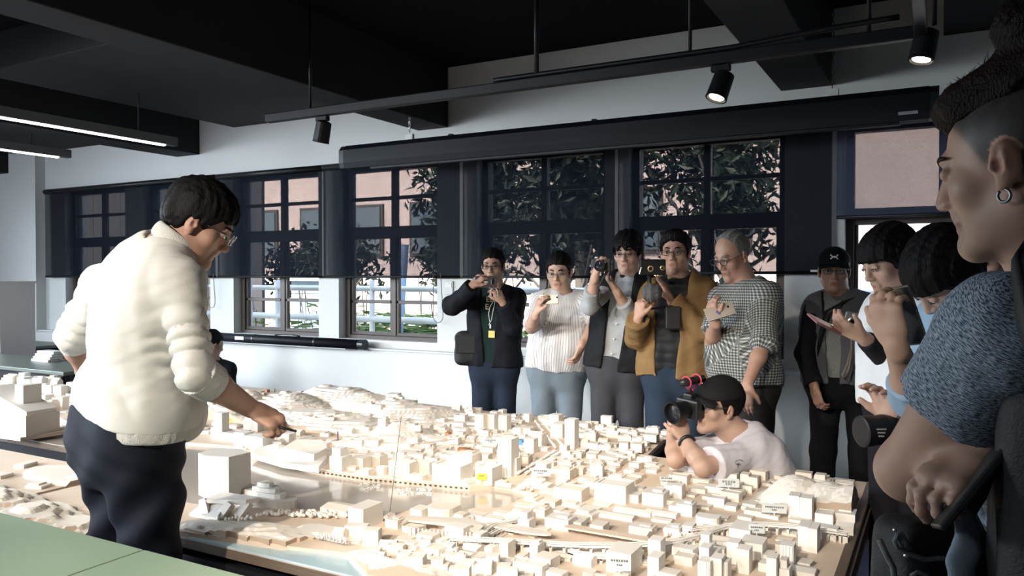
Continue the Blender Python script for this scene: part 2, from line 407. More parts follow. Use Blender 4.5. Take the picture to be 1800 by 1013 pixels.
# ------------------------------------------------------------------ blinds
BT, BB = 1.5+.176*D, 1.49
blx = [(-1.685, -1.16), (-1.155, -.905), (-.90, -.632), (-.627, -.385), (-.38, -.112), (-.107, .14), (-2.2, -1.855)]
names = ['dark roller blind behind the presenter, at the far left of the row', 'dark roller blind right of the presenter\'s head, over the first two-pane window', 'dark roller blind left of the man with the black phone, with a hanging cord loop',
         'dark roller blind behind the man in the white striped shirt', 'dark roller blind behind the tan jacket and checked shirt men', 'raised roller blind with coarse grey weave above the woman in white', 'dark roller blind at the left edge beyond the pillar']
for i, (x0, x1) in enumerate(blx):
    x0 *= D; x1 *= D; zb = BB; yb = D-.045 if i % 2 else D-.052
    if i == 5: zb = 1.885
    if i == 4: zb = 1.52
    t = thing('roller_blind', names[i], 'blind', ((x0+x1)/2, yb, BT), 'roller blinds along the window wall')
    MB().box(((x0+x1)/2, yb, (zb+BT)/2), (x1-x0, .003, BT-zb)).build('fabric', M['screen2' if i == 5 else 'screen'], t)
    MB().tube([(x0, yb, BT+.02), (x1, yb, BT+.02)], .03, 12).build('roller_tube', M['blackmetal'], t, True)
    MB().tube([(x0, yb, zb), (x1, yb, zb)], .011, 8).build('bottom_bar', M['blackmetal'], t, True)
    if i == 4: MB().box((x0+.93*(x1-x0), yb-.013, zb+.012), (.05, .004, .014)).build('white_tag', M['whiteplastic'], t)
    if i in (1, 2):
        xc = WP(372, 520, yb-.03)[0] if i == 1 else WP(770, 520, yb-.03)[0]; wd = .05
        zl = 1.5-.33 if i == 1 else 1.5-.40
        pts = [(xc-wd, yb-.03, 1.52), (xc-wd, yb-.03, zl+.10)]+[(xc-wd*math.cos(q), yb-.03, zl+.06-.06*math.sin(q)) for q in np.linspace(0, math.pi, 9)]+[(xc+wd, yb-.03, zl+.10), (xc+wd*.5, yb-.03, 1.52)]
        MB().tube(pts, .0035, 6).build('pull_cord', M['cord'], t, True)

# ------------------------------------------------------------------ projection screen casing hung before the windows
ys = 5.1; pL = WP(607, 282, ys); pR = WP(1651, 180, ys); zc = (pL[2]+pR[2])/2
t = thing('projection_screen', 'long black projection screen casing hung in front of the windows', 'screen', ((pL[0]+pR[0])/2, ys, zc))
prof = [(-.07, -.09), (.05, -.09), (.085, -.05), (.085, .07), (.05, .10), (-.05, .10), (-.085, .06), (-.085, -.045)]
def casing(x0, x1, s, nm, m_):
    v = [(x, ys+p*s, zc+q*s) for x in (x0, x1) for p, q in prof]; k = len(prof)
    f = [[i, (i+1) % k, k+(i+1) % k, k+i] for i in range(k)]+[list(range(k))[::-1], list(range(k, 2*k))]
    mesh_obj(nm, v, f, m_, t)
casing(pL[0]+.05, pR[0]-.05, 1.0, 'casing', M['blacktube']); casing(pL[0], pL[0]+.05, .97, 'end_cap', M['blackplastic']); casing(pR[0]-.05, pR[0], .97, 'end_cap', M['blackplastic'])
MB().box(((pL[0]+pR[0])/2+.05, ys-.02, zc-.095), (pR[0]-pL[0]-.5, .05, .02)).build('screen_weight_bar', M['steel' if False else 'blackmetal'], t)
for u, v in ((720, 243), (1463, 158)):
    p = WP(u, v, ys)
    MB().box((p[0], ys, zc+.125), (.075, .03, .055), bev=.004).build('hanging_bracket', M['whiteplastic'], t)
    ch = MB(); zt_ = BZ if u < 1000 else CEIL; n_ = 6 if u < 1000 else 22
    for k in range(n_):
        z = zc+.15+(zt_-zc-.15)*k/n_
        ch.tube([(p[0]+.008*math.cos(q)*(k % 2), ys+.008*math.cos(q)*(1-k % 2), z+.012+.016*math.sin(q)) for q in np.linspace(0, 2*math.pi, 9)], .0025, 5)
    ch.build('chain', M['steel'] if u < 1000 else M['blackmetal'], t)
for u, v in ((793, 243), (1045, 215)): p = WP(u, v, ys); MB().box((p[0], ys, zc+.105), (.03, .04, .025)).build('clip', M['blackmetal'], t)
MB().box((WP(1597, 208, ys)[0], ys-.088, zc-.05), (.10, .004, .018)).build('name_plate', mat('grey_plate', (.25, .26, .28), .4), t)

# ------------------------------------------------------------------ lighting track and spotlights
yt = 3.7; zt_ = WP(1200, 112, yt)[2]; xa, xb = WP(470, 190, yt)[0], WP(1628, 70, yt)[0]
t = thing('lighting_track', 'black lighting track hung below the beams, running along the window wall', 'lighting track', ((xa+xb)/2, yt, zt_))
MB().box(((xa+xb)/2, yt, zt_), (xb-xa, .05, .055), bev=.006).build('rail', M['blackmetal'], t)
MB().box((xb-.02, (yt-2.6)/2, zt_), (.05, yt+2.6, .055), bev=.006).build('cross_rail', M['blackmetal'], t)
pts = [(x, yt, zt_+.045+.03*max(0, math.sin((x-xa)*2.1))) for x in np.linspace(xa+1.7, xb-.1, 40)]
MB().tube(pts, .014, 7).build('cable', M['blackmetal'], t, True)
for u in (545, 943, 1213, 1527):
    x = WP(u, 100, yt)[0]; MB().tube([(x, yt, zt_), (x, yt, CEIL)], .009 if u != 943 else .014, 8).build('hanging_rod', M['blackmetal'], t, True)
xq = WP(1643, 40, yt)[0]; MB().tube([(xq, yt, zt_+.02), (xq, yt, CEIL)], .009, 8).build('hanging_rod', M['blackmetal'], t, True)
def spot(u, v, label, aim, yy=yt):
    p = WP(u, v, yy); top = np.array([p[0], yy, zt_-.03]); a = nrm(np.asarray(aim)-p)
    s = thing('track_spotlight', label, 'spotlight', tuple(top), 'spotlights on the window-side track')
    MB().box(top+np.array([0, 0, -.015]), (.09, .035, .03), bev=.004).build('track_adapter', M['blackmetal'], s)
    side = nrm(np.cross(a, (0, 0, 1)))
    MB().tube([top+(0, 0, -.02), top+np.array([0, 0, -.06])+side*.01, p+side*.055-a*.02+(0, 0, .02), p+side*.055], .007, 7).build('yoke', M['blackmetal'], s, True)
    MB().lathe(p-a*.065, a, [(0, .03), (.01, .047), (.12, .05), (.135, .052), (.136, .044), (.125, .042)], 20).build('lamp_head', M['blackmetal'], s)
    MB().lathe(p+a*.055, a, [(0, .001), (.0, .036), (.008, .036), (.009, .001)], 18).build('lens', M['lampwarm'], s)
    return s
spot(567, 231, 'black track spotlight at the far left end, left of the screen casing', (-3.75, 3.75, .9))
spot(1267, 150, 'black track spotlight hanging above the middle of the screen casing', (-1.45, 3.0, .3))
spot(1625, 79, 'black lit track spotlight at the corner of the track, above the bun-haired man', (-.45, 3.3, .3))

# ------------------------------------------------------------------ tube lamps, downlight
def tube_lamp(u, v, ln, label, x_off=0, zz=2.70):
    e = G(u, v, zz); t = thing('linear_lamp', label, 'ceiling lamp', tuple(e), 'linear pendant lamps')
    MB().box((e[0], e[1]-ln/2, zz+.03), (.07, ln, .075), bev=.004).build('housing', M['beam'] if False else mat('grey_lamp_housing', (.10, .105, .11), .5), t)
    MB().box((e[0]+.005, e[1]-ln/2-.03, zz-.012), (.035, ln-.16, .016)).build('diffuser', M['lamp'], t)
    for k in (.35, ln-.4): MB().tube([(e[0], e[1]-k, zz+.06), (e[0], e[1]-k, CEIL)], .005, 6).build('suspension_rod', M['blackmetal'], t, True)
tube_lamp(308, 256, 3.6, 'long lit linear lamp under the left ceiling beam', zz=2.62)
tube_lamp(122, 277, 3.0, 'shorter lit linear lamp hung lower at the far left edge', zz=2.60)
p = G(250, 12, CEIL-.01)
t = thing('downlight', 'round recessed downlight glowing in the black ceiling', 'downlight', tuple(p))
MB().lathe(p+(0, 0, .012), (0, 0, -1), [(0, .05), (.014, .055), (.016, .045), (.01, .042)], 20).build('rim', M['blackmetal'], t)
MB().lathe(p+(0, 0, .01), (0, 0, -1), [(0, .001), (.0, .04), (.012, .04), (.013, .001)], 18).build('lens', M['lampwarm'], t)
p = G(212, -6, CEIL-.05)
t = thing('ceiling_unit', 'rounded white ceiling unit cut by the top edge, beside the downlight', 'ceiling unit', tuple(p))
MB().box(p+np.array([0, 0, .0]), (.34, .34, .09), bev=.035).build('cover', M['whiteplastic'], t); MB().box(p+np.array([0, 0, -.046]), (.2, .2, .006), bev=.002).build('grille', mat('grille_grey', (.45, .45, .44), .5), t)

# ------------------------------------------------------------------ things along the wall
yk = D-.15; a = WP(378, 597, yk); b = WP(642, 606, yk); zz = .885
t = thing('screen_tube', 'long black roll-up screen tube lying on the window ledge', 'tube case', ((a[0]+b[0])/2, yk, .85))
MB().tube([(a[0]-.5, yk, zz), (b[0]-.06, yk, zz)], .045, 16).build('tube_body', M['blacktube'], t, True)
MB().tube([(b[0]-.06, yk, zz), (b[0], yk, zz)], .048, 16).build('end_cap', M['blackplastic'], t)
x = WP(447, 600, yk)[0]; MB().tube([(x, yk, zz), (x+.02, yk, zz)], .047, 16).build('joint_ring', M['blackplastic'], t); x = WP(555, 600, yk)[0]; MB().tube([(x, yk, zz), (x+.015, yk, zz)], .047, 16).build('joint_ring', M['blackplastic'], t)
x = WP(427, 600, yk)[0]; MB().box((x, yk-.046, zz+.005), (.12, .004, .035), bev=.001).build('white_sticker', M['whiteplastic'], t)
MB().box(((a[0]+b[0])/2-.2, yk, .843), (b[0]-a[0], .08, .006)).build('foot_rail', M['steel'], t)
x = WP(505, 590, yk)[0]
MB().tube([(x-.16, yk, .933), (x-.06, yk, .945), (x+.06, yk, .945), (x+.16, yk, .933)], .006, 6).build('carry_handle', M['blackplastic'], t, True)
for u, lab in ((790, 'left wall switch plate beside the window cord'), (822, 'right wall switch plate, partly behind the raised arm')):
    p = WP(u, 506, D); t = thing('wall_switch', lab, 'switch', (p[0], D, p[2]), 'switch plates by the window')
    MB().box((p[0], D-.008, p[2]), (.085, .016, .115), bev=.004).build('plate', mat('switch_white', (.55, .56, .55), .4), t)
    MB().box((p[0], D-.018, p[2]+.022), (.062, .006, .045), bev=.002).build('rocker', M['whiteplastic'], t)
    MB().box((p[0]+.012, D-.022, p[2]+.036), (.014, .003, .004)).build('mark', M['cord'], t)
# white plinth, green-grey tables, red chairs on the far left
p = WP(22, 560, 4.66)
t = thing('display_plinth', 'tall white display plinth standing before the pillar at the left edge', 'plinth', (p[0], 4.66, 0))
MB().box((p[0]-.09, 4.66, .71), (.38, .36, 1.42), bev=.004).build('body', M['white'], t); MB().box((p[0]-.09, 4.66, 1.43), (.40, .38, .025), bev=.003).build('top_board', M['white'], t)
M['tabletop'] = mat('sage_green_laminate', (.30, .40, .285), .45, var=.03, vscale=3)
M['tabletop2'] = mat('grey_green_laminate', (.12, .14, .12), .4)
M['darkred'] = mat('dark_red_plastic', (.10, .012, .012), .45); M['red'] = mat('red_plastic', (.25, .04, .03), .45)
def table(nm, label, x0, x1, y0, y1, z, topm, mod=True, grp=None, legm=None):
    t = thing(nm, label, 'table', ((x0+x1)/2, (y0+y1)/2, 0), grp)
    MB().box(((x0+x1)/2, (y0+y1)/2, z-.014), (x1-x0, y1-y0, .028), bev=.003).build('table_top', topm, t)
    MB().box(((x0+x1)/2, (y0+y1)/2, z-.032), (x1-x0-.004, y1-y0-.004, .008)).build('edge_band', M['blackplastic'], t)
    for sx in (x0+.06, x1-.06):
        for sy in (y0+.06, y1-.06): MB().box((sx, sy, (z-.036)/2), (.04, .04, z-.036), bev=.004).build('leg', legm or M['blackmetal'], t)
    for sy in (y0+.06, y1-.06): MB().box(((x0+x1)/2, sy, z-.065), (x1-x0-.16, .025, .055)).build('apron', M['blackmetal'], t)
    if mod: MB().box(((x0+x1)/2, y0+.02, z-.17), (x1-x0-.1, .018, .26)).build('modesty_panel', M['blackplastic'], t)
    if mod: MB().box(((x0+x1)/2, y1-.1, z-.22), (x1-x0-.1, .018, .28)).build('modesty_panel', M['blackplastic'], t)
    return t
table('work_table', 'sage green table in the foreground, the left of two', -3.33, -1.932, .62, 1.40, .74, M['tabletop'], False, 'green tables in the foreground')
table('work_table', 'sage green table in the foreground, the right of two below the presenter', -1.928, -.53, .62, 1.40, .74, M['tabletop'], False, 'green tables in the foreground')
table('side_table', 'grey topped dark table behind the presenter with white boxes on it', -8.6, -6.2, 3.78, 4.40, .72, M['tabletop2'], True, 'dark tables at the far left')
table('side_table', 'grey topped dark table beside the white plinth, farthest of the left tables', -10.6, -8.72, 5.0, 5.46, .72, M['tabletop2'], True, 'dark tables at the far left')
def chair(p, rz, label):
    t = thing('stacking_chair', label, 'chair', (p[0], p[1], 0), 'red chairs at the far left'); c, s_ = math.cos(rz), math.sin(rz)
    R = np.array([[c, -s_, 0], [s_, c, 0], [0, 0, 1]]); q = np.array([p[0], p[1], 0.])
    MB().box(q+(0, 0, .45), (.42, .42, .035), R, bev=.015).build('seat', M['red'], t)
    mb = MB(); v = []; nx, nz = 9, 6
    for k, off in enumerate((0, .02)):
        for j in range(nz):
            for i in range(nx):
                a_ = (i/(nx-1)-.5); zz = j/(nz-1); v.append(R@np.array([a_*.42, .2+.04*zz-off-.06*(2*a_)**2, .58+.24*zz-.05*(2*a_)**4*zz])+q)
    f = []
    for k in range(2):
        for j in range(nz-1):
            for i in range(nx-1):
                w_ = k*nx*nz+j*nx+i; f.append([w_, w_+1, w_+nx+1, w_+nx][::1 if k else -1])
    ring_ = [j*nx for j in range(nz)]+[(nz-1)*nx+i for i in range(1, nx)]+[j*nx+nx-1 for j in range(nz-2, -1, -1)]+list(range(nx-2, 0, -1))
    K = nx*nz
    for i in range(len(ring_)): f.append([ring_[i], ring_[(i+1) % len(ring_)], ring_[(i+1) % len(ring_)]+K, ring_[i]+K])
    mb.add(v, f).build('backrest', M['red'], t, True)
    for sx in (-.18, .18):
        MB().tube([q+R@np.array([sx, -.19, .44]), q+R@np.array([sx*1.1, -.23, 0.004])], .011, 8).build('leg', M['steel'], t, True)
        MB().tube([q+R@np.array([sx, .23, .72]), q+R@np.array([sx, .2, .45]), q+R@np.array([sx*1.1, .25, 0.004])], .011, 8).build('leg', M['steel'], t, True)
chair((-7.85, 4.78), math.radians(0), 'red plastic chair tucked between the two grey tables')
chair((-4.6, 1.30), math.radians(180), 'dark red chair under the gap between the relief model tables')
b0 = WP(100, 625, 4.3)
for k in range(4):
    t = thing('card_box', ['bottom', 'second', 'third', 'top'][k]+' white card box in the small stack on the grey table', 'box', (b0[0]+.012*k, 4.2+.01*k, .72+.024*k), 'white boxes stacked on the grey table')
    MB().box((b0[0]+.012*k, 4.2+.01*k, .731+.024*k), (.26, .12, .022), bev=.003).build('tray', M['white'], t); MB().box((b0[0]+.012*k, 4.2+.01*k, .7425+.024*k), (.24, .10, .002)).build('lid', M['whiteplastic'], t)

# ------------------------------------------------------------------ outside the windows
tag(MB().box((-4, 15, -.15), (60, 18, .1)).build('ground_outside', mat('pale_paving', (.42, .40, .36), .8, var=.15, vscale=.6)), kind='structure')
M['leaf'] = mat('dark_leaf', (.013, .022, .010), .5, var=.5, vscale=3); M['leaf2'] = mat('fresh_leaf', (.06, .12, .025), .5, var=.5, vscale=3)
M['bark'] = mat('grey_bark', (.10, .085, .07), .9, bump=.5, bscale=20)
M['pink'] = mat('rose_brick_render', (.66, .50, .46), .8, var=.15, vscale=1.2)
def leaves(c, r, n, size, seed):
    rs = np.random.RandomState(seed); d = rs.randn(n, 3); d /= np.linalg.norm(d, axis=1)[:, None]
    cl = rs.randn(26, 3); cl /= np.linalg.norm(cl, axis=1)[:, None]; k = rs.randint(0, 26, n)
    P = np.asarray(c)+(cl[k]*rs.uniform(.25, .8, (n, 1))+d*rs.uniform(.1, .42, (n, 1)))*np.asarray(r)
    u = rs.randn(n, 3); u /= np.linalg.norm(u, axis=1)[:, None]; w = np.cross(u, rs.randn(n, 3)); w /= np.linalg.norm(w, axis=1)[:, None]
    s = rs.uniform(.5, 1.2, (n, 1))*size; nn = np.cross(u, w)
    V = np.stack([P-u*s, P+w*s*.38+nn*s*.1, P+u*s, P-w*s*.38+nn*s*.1], 1).reshape(-1, 3)
    return V, np.arange(4*n).reshape(n, 4)
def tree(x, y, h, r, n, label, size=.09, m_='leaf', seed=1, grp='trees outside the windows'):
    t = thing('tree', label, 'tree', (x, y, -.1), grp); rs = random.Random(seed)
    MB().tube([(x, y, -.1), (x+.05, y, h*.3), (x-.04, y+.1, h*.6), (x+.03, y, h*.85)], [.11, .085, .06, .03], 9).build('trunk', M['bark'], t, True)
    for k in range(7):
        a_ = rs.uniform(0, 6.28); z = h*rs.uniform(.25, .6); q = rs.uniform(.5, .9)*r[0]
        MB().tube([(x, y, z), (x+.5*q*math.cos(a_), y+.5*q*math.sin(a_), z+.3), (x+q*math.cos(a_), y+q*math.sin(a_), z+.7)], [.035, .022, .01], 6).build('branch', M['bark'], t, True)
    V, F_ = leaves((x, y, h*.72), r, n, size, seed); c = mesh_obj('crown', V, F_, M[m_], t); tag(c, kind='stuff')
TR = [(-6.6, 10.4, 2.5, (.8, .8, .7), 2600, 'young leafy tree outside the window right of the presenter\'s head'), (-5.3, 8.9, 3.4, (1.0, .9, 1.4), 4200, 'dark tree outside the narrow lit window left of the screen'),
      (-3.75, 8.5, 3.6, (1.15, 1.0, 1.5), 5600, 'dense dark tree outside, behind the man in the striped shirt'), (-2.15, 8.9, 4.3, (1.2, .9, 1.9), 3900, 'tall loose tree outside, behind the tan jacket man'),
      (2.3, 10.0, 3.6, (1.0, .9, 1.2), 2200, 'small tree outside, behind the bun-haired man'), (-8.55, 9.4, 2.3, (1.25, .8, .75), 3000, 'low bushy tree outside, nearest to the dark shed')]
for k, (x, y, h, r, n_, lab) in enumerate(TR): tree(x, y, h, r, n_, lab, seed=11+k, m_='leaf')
t = thing('hedge', 'low green hedge growing along the outside railing', 'hedge', (-4.5, 7.9, -.1))
V, F_ = leaves((0, 0, 0), (1, 1, 1), 6500, .06, 55); V = V*np.array([4.6, .32, .62])+np.array([-4.4, 7.9, .55]); tag(mesh_obj('foliage', V, F_, M['leaf2'], t), kind='stuff')
st = MB()
for k in range(70):
    x = -8.5+8.2*random.random(); st.tube([(x, 7.9, -.1), (x+random.uniform(-.3, .3), 7.9+random.uniform(-.2, .2), random.uniform(.6, 1.5))], .008, 4)
tag(st.build('stems', M['bark'], t), kind='stuff')
t = thing('railing', 'white painted pipe railing outside below the blinds', 'railing', (-4, 6.7, -.1))
for v_, r_ in ((508, .03), (562, .035), (600, .02)): z = WP(680, v_, 6.7)[2]; MB().tube([(-10, 6.7, z), (1.5, 6.7, z)], r_, 10).build('rail', M['whiteplastic'], t, True)
for x in np.arange(-9.6, 1.6, 1.4): MB().tube([(x, 6.7, -.1), (x, 6.7, 1.45)], .03, 8).build('post', M['whiteplastic'], t, True)
t = thing('brace_post', 'pale blue slanting post outside the window left of the switches', 'post', tuple(WP(700, 560, 7.2)))
a, b = WP(692, 640, 7.2), WP(712, 430, 7.2); a[2] = -.085; MB().tube([a, b], .045, 8).build('shaft', mat('pale_blue_paint', (.25, .36, .50), .5), t, True); MB().box(a, (.16, .16, .03)).build('foot', M['steel'], t)
t = thing('outbuilding', 'pale blue boarded wall seen low through the window right of the presenter', 'outbuilding', (-6.2, 8.6, -.1))
q0, q1 = WP(515, 560, 8.6)[0], WP(575, 560, 8.6)[0]
for k in range(8): MB().box(((q0+q1)/2, 8.6, .0+.19*k), (q1-q0, .06, .183), bev=.004).build('board', mat('pale_blue_board', (.36, .46, .56), .6) if k == 0 else bpy.data.materials['pale_blue_board'], t)
MB().box(((q0+q1)/2, 8.65, 1.45), (q1-q0+.1, .3, .05)).build('coping', M['white'], t)
t = thing('backdrop', 'dark boarded shed added outside to darken the windows behind the presenter', 'backdrop', (-12.2, 8.6, -.1))  # boards and roof added outside to keep these window panes dark
for k in range(17): MB().box((-15.2+.375*k, 8.6, 1.7), (.37, .06, 3.6), bev=.005).build('board', mat('dark_backdrop_board', (.045, .042, .045), .8) if k == 0 else bpy.data.materials['dark_backdrop_board'], t)
MB().box((-12.2, 9.3, 3.55), (6.8, 1.7, .08)).build('roof', M['beam'], t)
t = thing('house', 'rose coloured house far outside beyond the trees', 'house', (-4, 15.2, -.1))
MB().box((-8.5, 16.2, 2.2), (21.6, 2.0, 4.6)).build('wall', M['pink'], t)
mesh_obj('roof', [(-19.6, 14.9, 4.5), (2.6, 14.9, 4.5), (2.6, 17.5, 4.5), (-19.6, 17.5, 4.5), (-18.9, 16.2, 5.5), (1.6, 16.2, 5.5)], [[0, 1, 5, 4], [1, 2, 5], [2, 3, 4, 5], [3, 0, 4], [3, 2, 1, 0]], mat('roof_tile_red', (.30, .14, .11), .8), t)
for k in range(9):
    f = MB().box((-17.6+1.75*k, 15.18, 2.6), (.95, .08, 1.3), bev=.01).build('window', M['brown'], t)
    MB().box((-17.6+1.75*k, 15.13, 2.6), (.8, .02, 1.15)).build('pane', mat('far_pane', (.10, .13, .16), .1) if k == 0 else bpy.data.materials['far_pane'], f)
# ------------------------------------------------------------------ the relief model of the harbour town
ZT, ZL = .600, .618          # water level, land level
M['card'] = mat('ivory_model_card', (.76, .70, .62), .62, var=.04, vscale=5)
M['card2'] = mat('white_model_card', (.80, .77, .72), .6)
M['land'] = mat('model_ground_board', (.68, .555, .445), .75, var=.07, vscale=9)
M['hill'] = mat('layered_hill_card', (.78, .73, .66), .7)
_nt = M['hill'].node_tree; _g = _nt.nodes.new('ShaderNodeNewGeometry'); _s = _nt.nodes.new('ShaderNodeSeparateXYZ'); _m = _nt.nodes.new('ShaderNodeMapRange'); _m.inputs[1].default_value = .50; _m.inputs[2].default_value = .72
_nt.links.new(_g.outputs['True Normal'], _s.inputs[0]); _nt.links.new(_s.outputs[2], _m.inputs[0])   # steep risers browned by slope: scorched cut edges plus painted-in step shade
_nt.links.new(mixcol(_nt, _m.outputs[0], (.46, .35, .26), (.78, .73, .66)), _nt.nodes['Principled BSDF'].inputs['Base Color'])
M['water'] = mat('grey_gloss_acrylic', (.43, .385, .335), .12, spec=.4, coat=.15)
M['acryl'] = mat('pale_blue_acrylic', (.42, .56, .62), .18, coat=.3)
M['edge'] = mat('layered_plywood_edge', (.115, .085, .06), .6, var=.5, vscale=14, stretch=(.3, .3, 16))
M['ink'] = mat('printed_ink', (.03, .03, .04), .6)
M['plate'] = mat('pale_sign_card', (.62, .66, .66), .5); M['yellow'] = mat('yellow_sign_card', (.85, .55, .06), .5)
M['rust'] = mat('rust_tinted_card', (.38, .16, .07), .6); M['blue'] = mat('blue_tinted_card', (.07, .26, .48), .5)
city = thing('relief_model', 'large ivory relief model of a harbour town with hills, covering the tables in the middle', 'model', (-2.2, 3.0, ZT))
tb = thing('model_table', 'low dark framed table carrying the big relief model', 'table', (-1.7, 3.0, 0))
def slab(poly, z0, z1, nm, m_, par): return MB().prism(poly, z0, z1).build(nm, m_, par)
XR, Y0, YB = -.262, 1.80, 4.42
main = [(-3.2, Y0), (XR-.0, Y0), (XR, 3.64), (-1.25, 3.66), (-1.32, 4.28), (-3.2, YB)]
left = [(-7.2, 2.47), (-3.2, 2.47), (-3.2, YB), (-4.9, YB), (-5.0, 3.70), (-7.2, 3.70)]
lf = [(-5.0, Y0+.02), (-3.2, Y0+.02), (-3.2, 2.22), (-5.0, 2.22)]
lf = [(-5.0, 1.43), (-2.47, 1.43), (-2.47, 1.795), (-3.205, 1.795), (-3.205, 2.22), (-5.0, 2.22)]
allp = [main, left, lf]
slab(main, .565, ZT-.004, 'base_board', M['edge'], city); slab(left, .565, ZT-.004, 'base_board', M['edge'], city); slab(lf, .565, ZT-.004, 'base_board', M['edge'], city)
for x0, x1, y0, y1 in ((-3.15, XR-.04, Y0+.05, 3.6),):
    MB().box(((x0+x1)/2, (y0+y1)/2, .535), (x1-x0, y1-y0, .05), bev=.004).build('top_frame', M['blackmetal'], tb)
    for sx in (x0+.05, (x0+x1)/2, x1-.05):
        for sy in (y0+.05, y1-.05): MB().box((sx, sy, .255), (.06, .06, .51), bev=.004).build('leg', M['blackmetal'], tb)
MB().box((-2.2, 4.0, .535), (1.7, .7, .05)).build('top_frame', M['blackmetal'], tb)
for sx in (-2.95, -1.5): MB().box((sx, 4.25, .255), (.06, .06, .51)).build('leg', M['blackmetal'], tb)
# closed front panel of the table towards the presenter
MB().box((-1.75, Y0+.012, .29), (2.85, .018, .50)).build('front_panel', M['blackplastic'], tb)
t2 = thing('model_table', 'dark framed table under the far left part of the relief model', 'table', (-5.2, 3.4, 0))
MB().box((-5.2, 3.07, .535), (3.9, 1.16, .05), bev=.004).build('top_frame', M['blackmetal'], t2)
for sx in (-7.0, -5.2, -3.4):
    for sy in (2.6, 3.55): MB().box((sx, sy, .255), (.05, .05, .51)).build('leg', M['steel'], t2)
t3 = thing('model_table', 'narrow dark table under the near left strip of the relief model', 'table', (-4.1, 2.0, 0))
MB().box((-4.1, 1.84, .535), (1.7, .68, .05), bev=.004).build('top_frame', M['blackmetal'], t3)
for sx in (-4.85, -3.35): 
    for sy in (1.55, 2.12): MB().box((sx, sy, .255), (.05, .05, .51)).build('leg', M['blackmetal'], t3)

def inside(poly, x, y):
    c = False; n_ = len(poly); j = n_-1
    for i in range(n_):
        xi, yi = poly[i][0], poly[i][1]; xj, yj = poly[j][0], poly[j][1]
        if (yi > y) != (yj > y) and x < (xj-xi)*(y-yi)/(yj-yi)+xi: c = not c
        j = i
    return c
def gp(*uv, z=ZL): return [tuple(G(u, v, z)[:2]) for u, v in uv]
# water: one glossy sheet; land plates stand on it, their edges are the quays
slab(main, ZT-.004, ZT, 'harbour_water', M['water'], city); slab(left, ZT-.004, ZT, 'harbour_water', M['water'], city)
quayN = gp((120, 742), (215, 760), (330, 778), (400, 783), (452, 800), (545, 826), (640, 840), (700, 846), (825, 857), (870, 852), (905, 858), (935, 868))
quayS = gp((935, 868), (905, 882), (885, 893), (835, 893), (800, 900), (740, 890), (690, 907), (640, 907), (560, 898), (500, 893), (400, 893), (336, 885))
north = quayN+[(-1.25, 3.66), (-1.32, 4.28), (-3.2, YB), (-7.2, YB), (-7.2, 3.75), (-6.2, 3.6)]
shoreW = quayN[0]
slab([p for p in quayN]+[(XR, G(935, 868, ZL)[1]), (XR, 3.64), (-1.25, 3.66), (-1.32, 4.28), (-3.2, YB), (-4.9, YB), (-5.0, 3.70), (-7.2, 3.70)], ZT, ZL, 'north_land', M['land'], city)
blueN = gp((455, 962), (530, 948), (640, 964), (660, 1013))
sl = quayS+[(-3.17, quayS[-1][1]-.02), (-3.17, Y0)]+gp((345, 962), z=ZL)[:0]+[(-2.3, Y0)]+gp((520, 962), (612, 972), (650, 1013))+[(-1.46, Y0), (XR, Y0), (XR, G(935, 868, ZL)[1])]
slab(sl, ZT, ZL, 'south_land', M['land'], city)
slab([(-2.25, Y0), (-1.45, Y0)]+gp((640, 968), (545, 950), (500, 962)), ZT, ZT+.006, 'bay_water', M['acryl'], city)
slab(lf, ZT-.004, ZL, 'west_land', M['land'], city)
# hills: terraced sheets
def hills(nm, x0, x1, y0, y1, st, fn, step=.012, clip=None):
    xs_ = np.arange(x0, x1+st/2, st); ys_ = np.arange(y0, y1+st/2, st); X, Y = np.meshgrid(xs_, ys_); P = np.stack([X.ravel(), Y.ravel(), 0*X.ravel()], 1)
    h = fn(X.ravel(), Y.ravel()); h = h+.010*wav(P, 3.2)*np.clip(h/.03, 0, 1)
    q = np.floor(h/step); f = h/step-q; h = (q+np.clip((f-.42)/.16, 0, 1))*step
    ok = h > .002
    if clip is not None: ok &= np.array([inside(clip, a_, b_) for a_, b_ in P[:, :2]])
    h = np.where(ok, h, np.where(h > .002, h, -.002)); P[:, 2] = ZL+h
    nx = len(xs_); ny = len(ys_); i = np.arange(nx*ny).reshape(ny, nx); Q = np.stack([i[:-1, :-1], i[:-1, 1:], i[1:, 1:], i[1:, :-1]], -1).reshape(-1, 4)
    Q = Q[ok[Q].any(1)]
    e = np.concatenate([Q[:, [0, 1]], Q[:, [1, 2]], Q[:, [2, 3]], Q[:, [3, 0]]]); k = np.sort(e, 1); _, inv, cnt = np.unique(k[:, 0]*100000+k[:, 1], return_inverse=True, return_counts=True)
    b = e[cnt[inv] == 1]; low = P.copy(); low[:, 2] = ZL-.002; N_ = len(P); sk = np.stack([b[:, 1], b[:, 0], b[:, 0]+N_, b[:, 1]+N_], 1)   # side walls where the sheets are cut
    used = np.unique(np.concatenate([Q, sk])); rm = np.full(2*N_, 0); rm[used] = np.arange(len(used)); V_ = np.vstack([P, low])[used]
    o = mesh_obj(nm, V_, rm[np.concatenate([Q, sk])], M['hill'], city, False); return o
def bumps(L_):
    def fn(x, y):
        h = np.zeros_like(x)
        for cx, cy, rx, ry, a_, H in L_:
            c, s_ = math.cos(a_), math.sin(a_); u = ((x-cx)*c+(y-cy)*s_)/rx; w = (-(x-cx)*s_+(y-cy)*c)/ry
            h = np.maximum(h, H*np.exp(-(u*u+w*w)**1.15))
        return h-.008
    return fn
def at(u, v, z=ZL): return G(u, v, z)[:2]
def hump(u, v, z, rx, ry, a_=0):  # a summit seen at (u,v) of height z
    p = G(u, v, z); return (p[0], p[1], rx, ry, a_, z-ZL)
